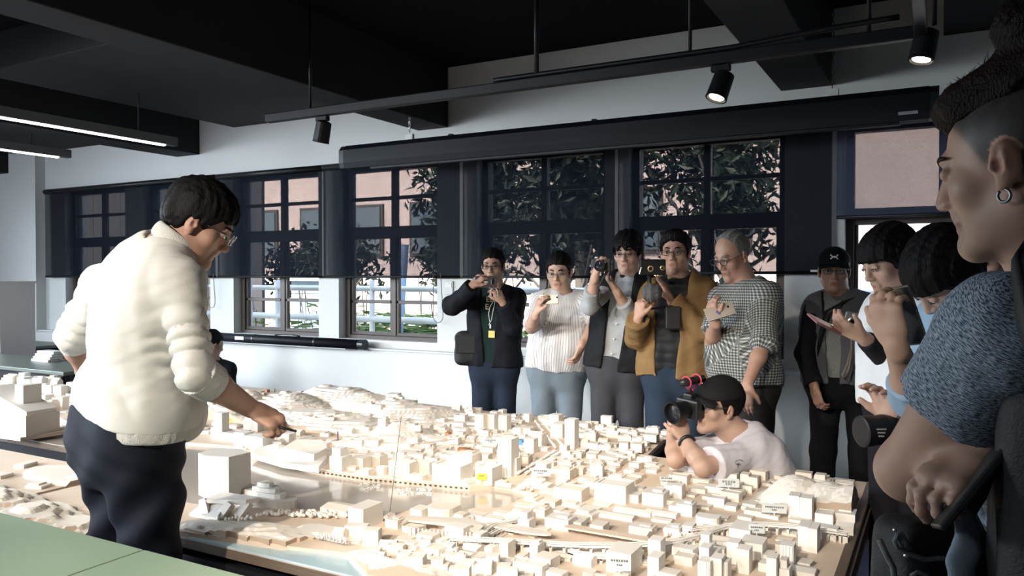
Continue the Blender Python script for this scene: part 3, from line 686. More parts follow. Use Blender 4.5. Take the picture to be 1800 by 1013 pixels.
B1 = [hump(595, 678, .755, .42, .25), hump(505, 690, .74, .36, .25), hump(700, 703, .72, .34, .22), hump(640, 690, .74, .3, .22), hump(760, 715, .68, .3, .16), hump(430, 684, .76, .2, .15), hump(560, 720, .70, .5, .22), hump(400, 710, .70, .3, .2)]
hills('back_hills', -4.9, -2.1, 3.3, YB-.005, .0125, bumps(B1), clip=[(-4.9, 2.6), (-1.37, 2.6), (-1.32, 4.28), (-3.2, YB-.005), (-4.9, YB-.005)])
B2 = [hump(700, 738, .70, .17, .13), hump(680, 765, .675, .22, .12), hump(780, 770, .655, .12, .08)]
hills('middle_hill', -3.0, -1.75, 2.95, 4.1, .0125, bumps(B2), step=.011)
hr = [hump(1410, 833, .735, .13, .16), hump(1450, 843, .73, .14, .16), hump(1490, 855, .72, .15, .16), hump(1518, 865, .715, .13, .15)]
hills('east_hill', -1.0, XR-.004, 3.02, 3.64, .01, bumps(hr), step=.004, clip=[(-1.1, 3.0), (XR-.003, 3.0), (XR-.003, 3.635), (-1.1, 3.635)])
B3 = [hump(1200, 770, .66, .25, .16), hump(1120, 790, .64, .2, .12)]
hills('croucher_hill', -1.95, -1.28, 3.3, 4.5, .0125, bumps(B3), step=.009, clip=[(-2, 3.2), (-1.28, 3.2), (-1.37, 4.5), (-2, 4.5)])
B4 = [(-3.6, 1.62, .9, .16, 0, .085), (-2.85, 1.60, .5, .13, 0, .06), (-3.35, 2.06, .3, .14, 0, .03), (-4.6, 1.9, .4, .2, 0, .08)]
hills('west_hill', -4.99, -2.48, 1.44, 2.2, .0125, bumps(B4), step=.016, clip=[(-4.99,1.44),(-2.48,1.44),(-2.48,1.79),(-3.21,1.79),(-3.21,2.2),(-4.99,2.2)])
B5 = [hump(470, 925, .650, .22, .10), hump(400, 920, .648, .2, .09), hump(570, 925, .635, .16, .07), hump(690, 985, .66, .14, .10, .6), hump(740, 1000, .67, .2, .12), hump(830, 990, .65, .2, .09)]
hills('near_hills', -2.6, -1.0, Y0+.004, 2.35, .0125, bumps(B5), step=.007, clip=[(-2.6, Y0+.02), (-2.25, Y0+.02)]+gp((500, 958), (545, 946), (640, 962), (655, 1010))+[(-1.44, Y0+.004), (-.9, Y0+.004), (-.9, 2.5), (-2.6, 2.5)])
# ---- buildings: a few shapes of unit size share their mesh, each building is a part of its own
def unit(fn, m_):
    mb = MB(); fn(mb); me = bpy.data.meshes.new('building'); me.from_pydata(np.concatenate(mb.v).tolist(), [], mb.f); me.materials.append(m_); return me
def u_flat(mb):
    mb.box((0, 0, .5), (1, 1, 1))
def u_para(mb):
    mb.box((0, 0, .47), (1, 1, .94)); 
    for x, y, a_, b_ in ((0, .46, 1, .08), (0, -.46, 1, .08), (.46, 0, .08, .84), (-.46, 0, .08, .84)): mb.box((x, y, .97), (a_, b_, .06))
def u_roof(mb): mb.box((0, 0, .43), (1, 1, .86)); mb.box((.12, .1, .93), (.45, .5, .14))
def u_step(mb): mb.box((0, 0, .32), (1, 1, .64)); mb.box((-.14, .08, .82), (.68, .72, .36))
def u_gab(mb): mb.add([(-.5, -.5, 0), (.5, -.5, 0), (.5, .5, 0), (-.5, .5, 0), (-.5, -.5, .7), (.5, -.5, .7), (.5, .5, .7), (-.5, .5, .7), (-.5, 0, 1), (.5, 0, 1)], [[0, 1, 5, 4], [2, 3, 7, 6], [4, 5, 9, 8], [6, 7, 8, 9], [1, 2, 6, 9, 5], [3, 0, 4, 8, 7], [3, 2, 1, 0]])
def u_L(mb): mb.box((-.25, 0, .5), (.5, 1, 1)); mb.box((.25, -.25, .42), (.5, .5, .84))
def u_bow(mb):
    n_ = 8; pts = [(.5*math.sin(q), -.1-.4*math.cos(q)) for q in np.linspace(-1.57, 1.57, n_)]; mb.prism(pts+[(.5, .5), (-.5, .5)], 0, 1)
def u_fins(mb):
    mb.box((0, .03, .5), (1, .94, 1))
    for k in range(4): mb.box((-.36+.24*k, -.47, .49), (.13, .06, .98))
UN = {k: unit(f, M['card']) for k, f in dict(flat=u_flat, para=u_para, roof=u_roof, step=u_step, gab=u_gab, L=u_L, bow=u_bow, fins=u_fins).items()}
UW = {k: unit(f, M['card2']) for k, f in dict(flat=u_flat, para=u_para, roof=u_roof, step=u_step, gab=u_gab, L=u_L, bow=u_bow, fins=u_fins).items()}
FOOT = []; NB = [0]; EXTRA = MB(); CB = np.array([-2.2, 3.0, ZT])
def bld(x, y, w, d, h, rot=0, kind='flat', white=False, z=ZL, label=None, force=False):
    FOOT.append((x, y, .5*math.hypot(w, d)))
    if NB[0] >= 300 and not force:
        c, s_ = math.cos(rot), math.sin(rot); me = UN[kind]
        v = np.array([q.co[:] for q in me.vertices])*[w, d, h]; v = v@np.array([[c, -s_, 0], [s_, c, 0], [0, 0, 1]]).T+[x, y, z]; EXTRA.add(v, [list(p.vertices) for p in me.polygons]); return
    NB[0] += 1; o = bpy.data.objects.new('building', (UW if white else UN)[kind]); COL.objects.link(o); o.parent = city
    o.location = (x-CB[0], y-CB[1], z-CB[2]); o.rotation_euler = (0, 0, rot); o.scale = (w, d, h)
    if label: o['label'] = label
    return o
def lm(u, v, wpx, hpx, dm, kind='flat', white=False, rot=0, z=ZL, label=None):
    "landmark: foot of its front face at (u,v), width and height as seen"
    p = G(u, v, z); d_ = (p-CO)@CF; w = wpx*d_/FPX/ max(.5, abs(math.cos(YAW-rot))); h = hpx*d_/FPX
    f = np.array([-math.sin(rot), math.cos(rot)]); c = p[:2]+f*dm/2
    return bld(c[0], c[1], w, dm, h, rot, kind, white, z, label, True)
LM = [(590, 828, 25, 38, .07, 'step', 1), (628, 825, 22, 20, .06, 'flat'), (655, 820, 28, 22, .06, 'roof'), (640, 838, 16, 12, .04, 'flat'), (668, 836, 14, 14, .04, 'flat'), (700, 838, 40, 25, .07, 'fins'), (745, 835, 20, 22, .05, 'flat'), (730, 845, 26, 9, .04, 'flat'),
      (784, 848, 52, 30, .10, 'para', 1), (812, 820, 36, 24, .08, 'roof'), (850, 852, 30, 30, .09, 'para', 1), (886, 838, 24, 66, .075, 'fins', 1), (902, 836, 12, 30, .04, 'flat'), (858, 826, 26, 14, .05, 'flat'),
      (842, 758, 15, 29, .06, 'flat'), (862, 757, 14, 28, .06, 'flat'), (883, 760, 14, 29, .06, 'fins'), (868, 735, 10, 10, .05, 'flat'), (880, 733, 8, 12, .05, 'flat'), (925, 742, 10, 14, .05, 'flat'), (973, 750, 17, 20, .07, 'flat'), (1001, 790, 16, 52, .06, 'flat', 1), (978, 770, 20, 24, .1, 'flat'),
      (908, 765, 14, 12, .06, 'flat'), (925, 765, 14, 12, .06, 'flat'), (760, 785, 30, 13, .07, 'bow'), (805, 768, 26, 14, .06, 'bow'), (945, 790, 14, 30, .06, 'roof'), (930, 798, 16, 26, .05, 'flat'), (990, 800, 12, 16, .04, 'flat', 1),
      (940, 858, 44, 10, .06, 'step', 1), (985, 843, 32, 20, .07, 'roof'), (1000, 838, 18, 12, .05, 'flat'), (997, 880, 48, 20, .08, 'para'), (1035, 868, 16, 22, .06, 'flat'), (1072, 884, 52, 32, .10, 'para', 1), (1108, 884, 26, 14, .06, 'flat', 1), (1147, 890, 34, 26, .08, 'roof', 1),
      (1175, 872, 12, 18, .05, 'flat', 1), (1190, 878, 15, 24, .05, 'flat', 1), (945, 910, 24, 16, .06, 'roof'), (962, 892, 26, 10, .06, 'flat'), (920, 935, 20, 32, .05, 'step', 1), (978, 932, 40, 22, .07, 'roof', 1), (1010, 930, 22, 12, .05, 'flat', 1), (1048, 940, 22, 16, .06, 'flat'),
      (1110, 905, 60, 8, .05, 'gab', 1), (1070, 912, 76, 8, .05, 'gab', 1), (1160, 910, 50, 9, .05, 'gab', 1), (1203, 908, 24, 24, .06, 'roof', 1), (1240, 925, 36, 14, .06, 'bow', 1), (1275, 848, 34, 18, .09, 'L', 1), (1285, 835, 28, 14, .06, 'flat', 1), (1262, 868, 40, 12, .05, 'roof', 1),
      (1258, 892, 26, 16, .05, 'para', 1), (1283, 898, 18, 8, .05, 'flat', 1), (1395, 912, 16, 40, .06, 'flat', 1), (1416, 916, 18, 40, .06, 'flat', 1), (1448, 922, 26, 18, .07, 'para', 1), (1478, 920, 40, 20, .08, 'roof', 1), (1484, 942, 26, 20, .07, 'gab'), 
      (1300, 955, 32, 24, .10, 'flat', 1), (1412, 968, 16, 42, .08, 'flat', 1), (1427, 972, 15, 42, .08, 'flat', 1), (1180, 945, 24, 18, .06, 'roof', 1), (1208, 945, 16, 20, .05, 'flat', 1), (1240, 945, 20, 14, .06, 'flat'),
      (838, 966, 13, 26, .05, 'flat', 1), (886, 984, 14, 30, .05, 'flat', 1), (938, 986, 14, 32, .05, 'roof', 1), (858, 975, 14, 12, .05, 'flat'), (912, 990, 12, 12, .05, 'flat'), (1087, 1008, 40, 36, .10, 'flat', 1), (1150, 990, 20, 40, .05, 'flat', 1), (1148, 1016, 18, 36, .06, 'flat', 1),
      (625, 930, 30, 36, .11, 'flat', 1), (765, 919, 45, 24, .09, 'bow'), (731, 912, 22, 16, .06, 'flat'), (805, 921, 26, 14, .06, 'step'), (762, 922, 12, 8, .03, 'flat'), (585, 906, 52, 14, .09, 'gab'), 
      (383, 772, 18, 46, .05, 'flat', 1), (395, 775, 60, 14, .09, 'para', 1), (445, 792, 40, 24, .08, 'flat', 1), (420, 785, 22, 24, .06, 'flat', 1), (478, 800, 22, 18, .05, 'roof', 1), (500, 785, 18, 22, .05, 'flat', 1), (487, 806, 14, 16, .04, 'flat', 1), (535, 782, 20, 10, .06, 'flat'),
      (1320, 985, 34, 30, .08, 'flat', 1), (60, 728, 16, 14, .08, 'flat'), (80, 722, 18, 18, .08, 'roof'), (104, 720, 16, 22, .07, 'flat'), (122, 715, 18, 22, .08, 'para'), (140, 718, 14, 20, .08, 'flat'), (160, 724, 18, 24, .08, 'flat')]
for L_ in LM: lm(*L_[:6], white=len(L_) > 6)
for k in range(34):   # slab flats in the near right corner
    u = random.uniform(1235, 1390); v = random.uniform(985, 1030); h = random.uniform(34, 52)
    p = G(u, v, ZL)
    if p[1] < Y0+.05 or any((p[0]-a_)**2+(p[1]-b_)**2 < (.045)**2 for a_, b_, _ in FOOT[len(LM):]): continue
    lm(u, v, random.uniform(12, 20), h, .05, random.choice(['flat', 'fins', 'flat', 'step']), True)
WATER = [quayN+quayS[1:], gp((460, 955), (530, 944), (650, 960), (660, 1020), (300, 1020))]
ROADS = []
def road(pts, w): ROADS.append(([np.array(p) for p in gp(*pts)], w))
road([(940, 742), (985, 790), (905, 840)], .075); road([(850, 950), (1000, 958), (1160, 955), (1230, 940), (1290, 922), (1440, 932)], .035)
road([(1385, 850), (1250, 905), (1220, 925)], .03); road([(985, 790), (1130, 800), (1260, 840)], .02); road([(940, 870), (1100, 900), (1230, 905)], .02); road([(1180, 815), (1130, 905), (1090, 950)], .02)
def near_road(x, y, m_):
    p = np.array([x, y])
    for pts, w in ROADS:
        for a_, b_ in zip(pts[:-1], pts[1:]):
            t_ = np.clip((p-a_)@(b_-a_)/((b_-a_)@(b_-a_)), 0, 1)
            if np.linalg.norm(p-a_-t_*(b_-a_)) < w/2+m_: return True
    return False
HF = [bumps(b) for b in (B1, B2, hr, B3, B4, B5)]
def hz(x, y): return max(float(f(np.array([x]), np.array([y]))[0]) for f in HF)
cells = []
def zone(x0, x1, y0, y1, sx, sy, hm, hs, prob=1.0, ang=0.0, dens=.8):
    for gx in np.arange(x0, x1, sx):
        for gy in np.arange(y0, y1, sy):
            if random.random() > prob: continue
            cells.append((gx+random.uniform(-.2, .2)*sx, gy+random.uniform(-.2, .2)*sy, sx*random.uniform(.55, .95), sy*random.uniform(.5, .85), max(.006, random.gauss(hm, hs))*(2.0 if random.random() < .08 else 1), ang+random.uniform(-.08, .08)))
zone(-1.75, -.30, 2.05, 3.62, .088, .074, .017, .009, .88, -.06)
zone(-2.35, -1.30, 3.1, 4.45, .08, .075, .019, .010, .82, .12)
zone(-3.2, -2.0, 2.75, 4.3, .085, .075, .02, .01, .5, .2)
zone(-1.75, -.30, 1.84, 2.1, .06, .055, .026, .014, .6, .3)
zone(-4.6, -3.0, 3.0, 4.2, .10, .09, .022, .012, .5, .25)
zone(-7.0, -4.7, 3.05, 3.68, .12, .10, .05, .03, .85, .1)
zone(-4.9, -3.25, 1.9, 2.15, .10, .09, .018, .008, .35, .2)
def cell_ok(c):
    x, y, w, d, h, r = c; rr = .45*min(w, d)
    if not any(inside(p, x, y) for p in allp) or any(inside(p, x, y) for p in WATER): return False
    if x > XR-.04 or y > YB-.05 or y < Y0+.03: return False
    if near_road(x, y, rr): return False
    if x < -4.5 and 2.3 < y < 2.9-.34*(x+4.6): return False
    zz = hz(x, y)
    if zz > .035 and random.random() < .86: return False
    if HF[2](np.array([x]), np.array([y]))[0] > .012: return False
    return not any((x-a_)**2+(y-b_)**2 < (q*.62+rr*.8)**2 for a_, b_, q in FOOT[:nLM])
nLM = len(FOOT)
good = [c for c in cells if cell_ok(c)]
good.sort(key=lambda c: math.hypot(c[0], c[1])/math.sqrt(c[2]*max(c[4], .01)))
for x, y, w, d, h, r in good:
    zz = hz(x, y); z = ZL+max(0, zz-.006)
    bld(x, y, w, d, h+(.006 if zz > .01 else 0), r, random.choice(['flat', 'flat', 'para', 'roof', 'step', 'gab', 'L']), random.random() < .3, z)
if EXTRA.v: tag(EXTRA.build('small_buildings', M['card'], city), kind='stuff')
# ---- harbour landmarks
P = lambda u, v, z=ZL: G(u, v, z)
def local(p0, rot):
    c, s_ = math.cos(rot), math.sin(rot); return lambda x, y: (p0[0]+c*x-s_*y, p0[1]+s_*x+c*y)
# the white prism block above the ferry terminal
q = P(372, 884); f = local(q[:2], .12); hexp = [f(-.075, .01), f(-.02, -.015), f(.085, .0), f(.105, .10), f(.03, .13), f(-.085, .11)]
MB().prism(hexp, ZL+.02, ZL+.185).build('prism_block', M['card2'], city)
_t = local(P(388, 908)[:2], .1); tq = lambda x, y: _t(x*.68, y*.85)
MB().prism([tq(-.13, -.02), tq(.14, .03), tq(.16, .10), tq(-.12, .12)], ZL+.045, [ZL+.055, ZL+.065, ZL+.06, ZL+.055]).build('terminal_roof', M['card2'], city)
for a_, b_, e in ((-.12, .0, -.06), (.06, .01, .02), (.14, .05, .10)): 
    v0, v1 = tq(a_, b_), tq(e, b_-.03); MB().tube([(*v0, ZL+.05), (*v1, ZL)], [.018, .026], 4).build('slanted_leg', M['card2'], city)
MB().prism([tq(-.16, -.05), tq(.04, -.06), tq(.02, .03), tq(-.14, .06)], ZL, [ZL+.01, ZL+.012, ZL+.05, ZL+.05]).build('terminal_ramp', M['card2'], city)
# ship in four tiers
sp = local(P(470, 892, ZT)[:2], -.02); S = 1.0
def hull(L0, L1, w, z0, z1, nm):
    n_ = 7; bow = [(L1-.05+.05*math.cos(q), w/2*math.sin(q)) for q in np.linspace(-1.57, 1.57, n_)]
    MB().prism([sp(L0, -w/2)]+[sp(a_, b_) for a_, b_ in bow]+[sp(L0, w/2)], z0, z1).build(nm, M['card2'], city)
hull(-.18, .145, .085, ZT, ZT+.048, 'ship_hull'); hull(-.17, .095, .07, ZT+.048, ZT+.066, 'ship_deck'); hull(-.05, .065, .06, ZT+.066, ZT+.082, 'ship_deck'); hull(-.03, .03, .045, ZT+.082, ZT+.098, 'ship_deck'); hull(-.165, -.10, .05, ZT+.066, ZT+.084, 'ship_funnel')
# the long quay hall with its folded roof
hp = gp((442, 806), (498, 823), (560, 832), (575, 815), (520, 800), (460, 790))
MB().prism(hp, ZL, [ZL+.026, ZL+.024, ZL+.028, ZL+.034, ZL+.034, ZL+.03]).build('quay_hall', M['card2'], city)
hp = gp((497, 810), (552, 822), (575, 812), (566, 798), (520, 796)); MB().prism(hp, ZL+.03, [ZL+.062, ZL+.06, ZL+.066, ZL+.07, ZL+.066]).build('quay_hall_roof', M['card'], city)
# rows of dark fenders along the north quay
mb = MB(); qs = [np.array(p) for p in quayN[4:9]]
for a_, b_ in zip(qs[:-1], qs[1:]):
    n_ = int(np.linalg.norm(b_-a_)/.022)
    for k in range(n_):
        c = a_+(b_-a_)*(k+.5)/n_; mb.box((c[0], c[1]-.003, ZL-.005), (.009, .005, .006))
tag(mb.build('quay_fenders', mat('brown_fender', (.10, .075, .055), .7), city), kind='stuff')
MB().tube([(p[0], p[1]+.012, ZL+.003) for p in qs], .004, 4).build('quay_kerb', M['card2'], city)
# station canopy
cp = gp((700, 938), (718, 922), (818, 926), (850, 942), (835, 952), (820, 940))
MB().prism(gp((703, 940), (716, 924), (832, 930), (850, 944), (836, 955), (822, 944), (718, 932)), ZL+.028, [ZL+.031, ZL+.036, ZL+.036, ZL+.038, ZL+.031, ZL+.034, ZL+.034]).build('station_canopy', M['card'], city)
mb = MB()
for k in range(16): p = P(722+7*k, 943+.5*k); mb.box((p[0], p[1], ZL+.013), (.006, .006, .03))
tag(mb.build('canopy_columns', M['card2'], city), kind='stuff')
for k in range(3): p = P(1075, 945+5*k); MB().box((p[0]-.02, p[1], ZL+.018+.004*k), (.30, .014, .006)).build('platform_roof', M['land'], city)
p = P(905, 945); MB().prism([(p[0]+.09*math.cos(q_)*1.4, p[1]+.02+.03*math.sin(q_)) for q_ in np.linspace(0, 6.28, 15)[:-1]], ZL+.02, ZL+.026).build('oval_roof', M['card'], city)
# raised roads on piers
def ribbon(pts, w, z, nm):
    pts = np.array(pts); n_ = len(pts); t_ = np.gradient(pts, axis=0); t_ /= np.linalg.norm(t_, axis=1)[:, None]; nn = np.stack([-t_[:, 1], t_[:, 0]], 1)
    mb = MB(); a_, b_ = pts+nn*w/2, pts-nn*w/2; v = []
    for k in range(n_): v += [(*a_[k], z), (*b_[k], z), (*b_[k], z-.006), (*a_[k], z-.006)]
    f = [[4*k+i, 4*k+(i+1) % 4, 4*k+4+(i+1) % 4, 4*k+4+i][::-1] for k in range(n_-1) for i in range(4)]
    mb.add(v, f)
    for s_ in (a_, b_): mb.tube([(*q_, z+.003) for q_ in s_], .0018, 4)
    mb.build(nm, M['card2'], city); pm = MB()
    for k in range(1, n_-1, 2): pm.box((*pts[k], (z+ZL)/2-.003), (.008, .008, z-ZL-.006)); pm.box((*pts[k], z-.009), (w*.7, .008, .005))
    tag(pm.build('road_piers', M['card'], city), kind='stuff')
def smooth(pts, n_=8):
    p = np.array(gp(*pts, z=ZL+.035)); 
    for _ in range(3): q_ = np.repeat(p, 2, 0)[1:-1].copy(); q_[0::2] = .75*p[:-1]+.25*p[1:]; q_[1::2] = .25*p[:-1]+.75*p[1:]; p = np.vstack([p[:1], q_, p[-1:]])
    return p
ribbon(smooth([(792, 946), (900, 951), (1000, 958), (1090, 959), (1165, 955), (1225, 942), (1262, 928), (1300, 921), (1370, 922), (1450, 932), (1490, 938)]), .02, ZL+.035, 'raised_road')
ribbon(smooth([(1212, 928), (1250, 923), (1300, 926)]), .016, ZL+.030, 'raised_road'); ribbon(smooth([(1000, 960), (1060, 975), (1130, 962)]), .012, ZL+.022, 'raised_road')
ribbon(smooth([(845, 935), (870, 915), (905, 912), (935, 890)]), .014, ZL+.025, 'raised_road'); ribbon(smooth([(850, 940), (880, 922), (915, 918)]), .014, ZL+.022, 'raised_road')
# little ball trees
mb = MB()
def balls(pts):
    for u, v in pts:
        p = P(u, v); r_ = random.uniform(.006, .009); mb.sphere((p[0], p[1], ZL+r_+.004), r_, 6, 4)
for (u0, v0), (u1, v1), n_ in (((941, 744), (978, 793), 22), ((953, 744), (990, 789), 22), ((976, 797), (908, 838), 26), ((984, 800), (922, 838), 22)): balls([(u0+(u1-u0)*k/n_, v0+(v1-v0)*k/n_) for k in range(n_)])
balls([(random.uniform(525, 610), random.uniform(904, 914)) for k in range(60)]); balls([(random.uniform(450, 530), random.uniform(903, 912)) for k in range(34)]); balls([(random.uniform(380, 450), random.uniform(914, 920)) for k in range(14)])
balls([(random.uniform(908, 935), random.uniform(858, 866)) for k in range(14)]); balls([(random.uniform(1165, 1230), random.uniform(938, 948)) for k in range(24)]); balls([(random.uniform(820, 836), random.uniform(905, 920)) for k in range(7)]); balls([(random.uniform(660, 690), random.uniform(914, 918)) for k in range(7)])
tag(mb.build('ball_trees', M['card2'], city, True), kind='stuff')
# white chips scattered on the water
mb = MB()
for u0, u1, v0, v1, n_ in ((632, 668, 848, 862, 60), (697, 760, 859, 872, 90)):
    for k in range(n_): p = P(random.uniform(u0, u1), random.uniform(v0, v1), ZT); mb.box((p[0], p[1], ZT+.002), (random.uniform(.004, .012), .004, .004))
tag(mb.build('foam_chips', M['card2'], city), kind='stuff')
# rust coloured buildings, the blue one, sign cards, yellow signs
for u, v, w, h in ((783, 776, 9, 9), (776, 778, 7, 6), (788, 774, 8, 14), (818, 796, 12, 8), (826, 796, 8, 6), (810, 793, 8, 6), (470, 690, 5, 5)):
    p = P(u, v); d_ = (p-CO)@CF
    z = ZL+max(0, hz(p[0], p[1])); p = P(u, v, z); MB().box((p[0], p[1], z+h*d_/FPX/2), (w*d_/FPX, .03, h*d_/FPX)).build('rust_building', M['rust'], city)
p = P(916, 786); MB().box((p[0], p[1], ZL+.025), (.024, .024, .026)).build('blue_building', M['blue'], city)
def sign(u, v, w, h, m_, n1, n2, zb=ZL, lift=.012, tint_=None, lab=None):
    p = P(u, v, zb); d_ = (p-CO)@CF; W_, H_ = w*d_/FPX*1.04, h*d_/FPX; r = .32
    o = MB().box((0, 0, lift+H_/2), (W_, .003, H_)).box((0, .002, lift/2), (.004, .003, lift)).build('sign_card', m_, city, loc=(0, 0, 0))
    o.location = Vector(p)-Vector(CB); o.rotation_euler = (0, 0, r)
    if lab: o['label'] = lab
    mb = MB(); cw = W_*.78/max(n1, 6)
    for row, n_ in ((0, n1), (1, n2)):
        s_ = cw if row == 0 else cw*.8
        for k in range(n_):
            x = (k-(n_-1)/2)*s_; z = lift+H_*(.66 if row == 0 else .36)
            for dx, dz, a_, b_ in ((0, .30, .66, .12), (0, -.02, .7, .12), (0, -.34, .6, .12), (-.26, 0, .12, .74), (.2, -.05, .12, .6))[:5 if (k+row) % 2 == 0 else 4]: mb.box((x+dx*s_, -.0022, z+dz*s_), (a_*s_, .0008, b_*s_))
    o2 = mb.build('lettering', M['ink'], o, loc=(0, 0, 0)); o2.location = (0, 0, 0); tag(o2, kind='stuff'); return o
sign(950, 842, 30, 14, M['plate'], 7, 4, ZL+.02); sign(1281, 862, 34, 15, M['plate'], 5, 3, ZL+.02); sign(1361, 908, 40, 16, M['plate'], 9, 3, ZL+.01); sign(1330, 944, 26, 16, M['plate'], 6, 3, ZL+.02); sign(1089, 1010, 38, 26, M['plate'], 7, 3, ZL+.02)
sign(862, 784, 24, 9, M['plate'], 7, 3, ZL+.01); sign(907, 812, 14, 13, M['plate'], 5, 2, ZL+.01); sign(1172, 850, 24, 6, M['plate'], 6, 0, ZL+.03); sign(1350, 830, 2, 2, M['plate'], 0, 0) if False else None
yb = P(848, 855); o = sign(847, 853, 17, 11, M['yellow'], 4, 0, ZL, .022, lab='small yellow sign card'); o2 = sign(403, 748, 11, 6, M['yellow'], 4, 0, ZL+.02, .02, lab='small yellow sign card')
# letters that face the sea, seen from behind
cu = bpy.data.curves.new('harbour_letters', 'FONT'); cu.body = 'KEELUNG'; cu.extrude = .003; cu.size = .030; cu.align_x = 'CENTER'
to = bpy.data.objects.new('tmp_text', cu); COL.objects.link(to); bpy.context.view_layer.update()
me = bpy.data.meshes.new_from_object(to.evaluated_get(bpy.context.evaluated_depsgraph_get())); bpy.data.objects.remove(to)
p = P(582, 951, ZL+.015); hl = bpy.data.objects.new('harbour_letters', me); COL.objects.link(hl); me.materials.append(M['card2']); hl.parent = city; hl.location = Vector(p)-Vector(CB); hl.rotation_euler = (math.pi/2, 0, math.pi+.02)
# ribbed slope beside the bay
mb = MB()
for k in range(26):
    a_, b_ = P(612+4.2*k*.55, 972+1.7*k, ZL), P(640+5.5*k*.8, 968+1.4*k, ZL+.03)
    if min(a_[1], b_[1]) > Y0+.01: mb.tube([a_, b_], .004, 4)
tag(mb.build('slope_ribs', M['land'], city), kind='stuff')
# ropeway poles and wire on the hills, the fine upright wire
for u, v, h in ((483, 690, .03), (594, 775, .05), (761, 800, .05), (745, 790, .04)):
    p = P(u, v); z = ZL+max(0, hz(p[0], p[1])); p = P(u, v, z); MB().tube([p, p+(0, 0, h)], .003, 5).build('ropeway_pole', M['ink'] if u < 700 else M['land'], city)
a_, b_ = P(720, 782, ZL+.05), P(800, 772, ZL+.05); MB().tube([a_, b_], .003, 4).build('ropeway_beam', M['land'], city)
a_ = P(684, 912, ZT); MB().tube([a_, a_+np.array([.012, .06, .37])], .0012, 5).build('upright_wire', M['ink'], city)
# white domed landmark block on the far left, with its slab
q = P(22, 772, ZL); f = local(q[:2], .05)
sl_ = MB().prism([f(-.35, -.02), f(.10, -.02), f(.14, .25), f(-.35, .3)], ZL, ZL+.02).build('landmark_slab', M['land'], city)
MB().prism([f(-.3, .01), f(.10, .01), f(.10, .20), f(-.3, .22)], ZL+.02, ZL+.13).build('landmark_block', M['card'], city)
MB().prism([f(-.3, .02), f(.09, .02), f(.09, .19), f(-.3, .2)], ZL+.13, [ZL+.26, ZL+.15, ZL+.15, ZL+.26]).build('landmark_roof', M['card2'], city)
MB().box((*f(-.05, .12), ZL+.23), (.08, .10, .10)).build('landmark_tower', M['card2'], city)
# stratified edge along the right side
for k in range(4):
    MB().box((XR+.012+.006*(k % 2), 2.72, ZT+.012-.022*k), (.03+.008*(k % 2), 1.84, .019), bev=.003).build('edge_layer', M['edge'], city)
# ------------------------------------------------------------------ people
def skin_mat(nm, col): return mat(nm, col, .5, var=.08, vscale=30, sss=.12, tint=True, spec=.35)
SK = [skin_mat('skin_tan', (.36, .225, .165)), skin_mat('skin_light', (.42, .275, .21)), skin_mat('skin_ruddy', (.38, .225, .165))]
HAIR = mat('black_hair', (.006, .0055, .006), .6, bump=.3, bscale=55, stretch=(5, 5, .8), spec=.10)
HAIRG = mat('grey_cropped_hair', (.17, .165, .155), .8, bump=.5, bscale=300)
EYEW = mat('eye_white', (.50, .48, .46), .3); IRIS = mat('dark_iris', (.012, .008, .006), .15); LASH = mat('lash', (.01, .008, .008), .6)
GLASSF = mat('dark_spectacle_frame', (.02, .018, .018), .3); LENS = glass_mat('spectacle_lens', (.92, .94, .95), .25)
def cloth(nm, col, **k):
    k.setdefault('rough', .85); k.setdefault('bump', .18); k.setdefault('bscale', 220); k.setdefault('var', .08); k.setdefault('spec', .15); return mat(nm, col, **k)
def reach(S, u, v, L, sgn=-1):
    "the point seen at (u,v) that is L away from S, on the near (-1) or far (+1) side"
    r = ray(u, v); q = CO-S; a = r@r; b = 2*r@q; c = q@q-L*L; D_ = b*b-4*a*c
    t = (-b+sgn*math.sqrt(D_))/(2*a) if D_ > 0 else -b/(2*a)
    p = CO+t*r
    return p if D_ > 0 else S+nrm(p-S)*L
def hand(F, w, d, n, th, curl=.5, k=.006, s=1.0, spread=.0, thumb=(.75, .55, .35), curls=None):
    d = nrm(d); n = nrm(np.asarray(n)-d*np.dot(n, d)); lat = np.cross(d, n)*th
    F.cone(w-d*.015*s, w+d*.03*s, .025*s, .029*s, .012, squash=(n, .72))
    F.cone(w+d*.035*s+lat*.012*s, w+d*.082*s+lat*.016*s, .027*s, .024*s, .012, squash=(n, .55)); F.cone(w+d*.035*s-lat*.012*s, w+d*.076*s-lat*.018*s, .025*s, .021*s, .012, squash=(n, .55))
    for i, (o, L_, r_) in enumerate(((.031, .070, .0090), (.0105, .078, .0092), (-.010, .072, .0088), (-.029, .057, .0078))):
        c = curls[i] if curls else curl+.05*i
        p = w+d*(.086-.004*abs(i-1))*s+lat*o*s; a = 0; dd = nrm(d+lat*spread*(1.2-i)*.5)
        for j, f in enumerate((.46, .30, .24)):
            a += c*(.75, 1.05, .7)[j]; q = p+(dd*math.cos(a)+n*math.sin(a))*L_*f*s
            F.cone(p, q, r_*s*(1-.08*j), r_*s*(.93-.1*j), k); p = q
    p = w+d*.028*s+lat*.026*s; t1 = nrm(d*thumb[0]+lat*thumb[1]+n*thumb[2])
    q = p+t1*.040*s; F.cone(p-t1*.012*s, q, .014*s, .0115*s, .01); t2 = nrm(t1*.75+d*.35+n*thumb[2]*.5); F.cone(q, q+t2*.032*s, .0108*s, .0085*s, k)
LEV = [(-.14, .070, .100, 0), (0, .092, .112, -.005), (.16, .075, .112, .005), (.34, .072, .112, .01), (.52, .080, .115, .008), (.70, .092, .112, 0), (.86, .095, .088, -.01), (.97, .045, .062, -.012)]
class Person: pass
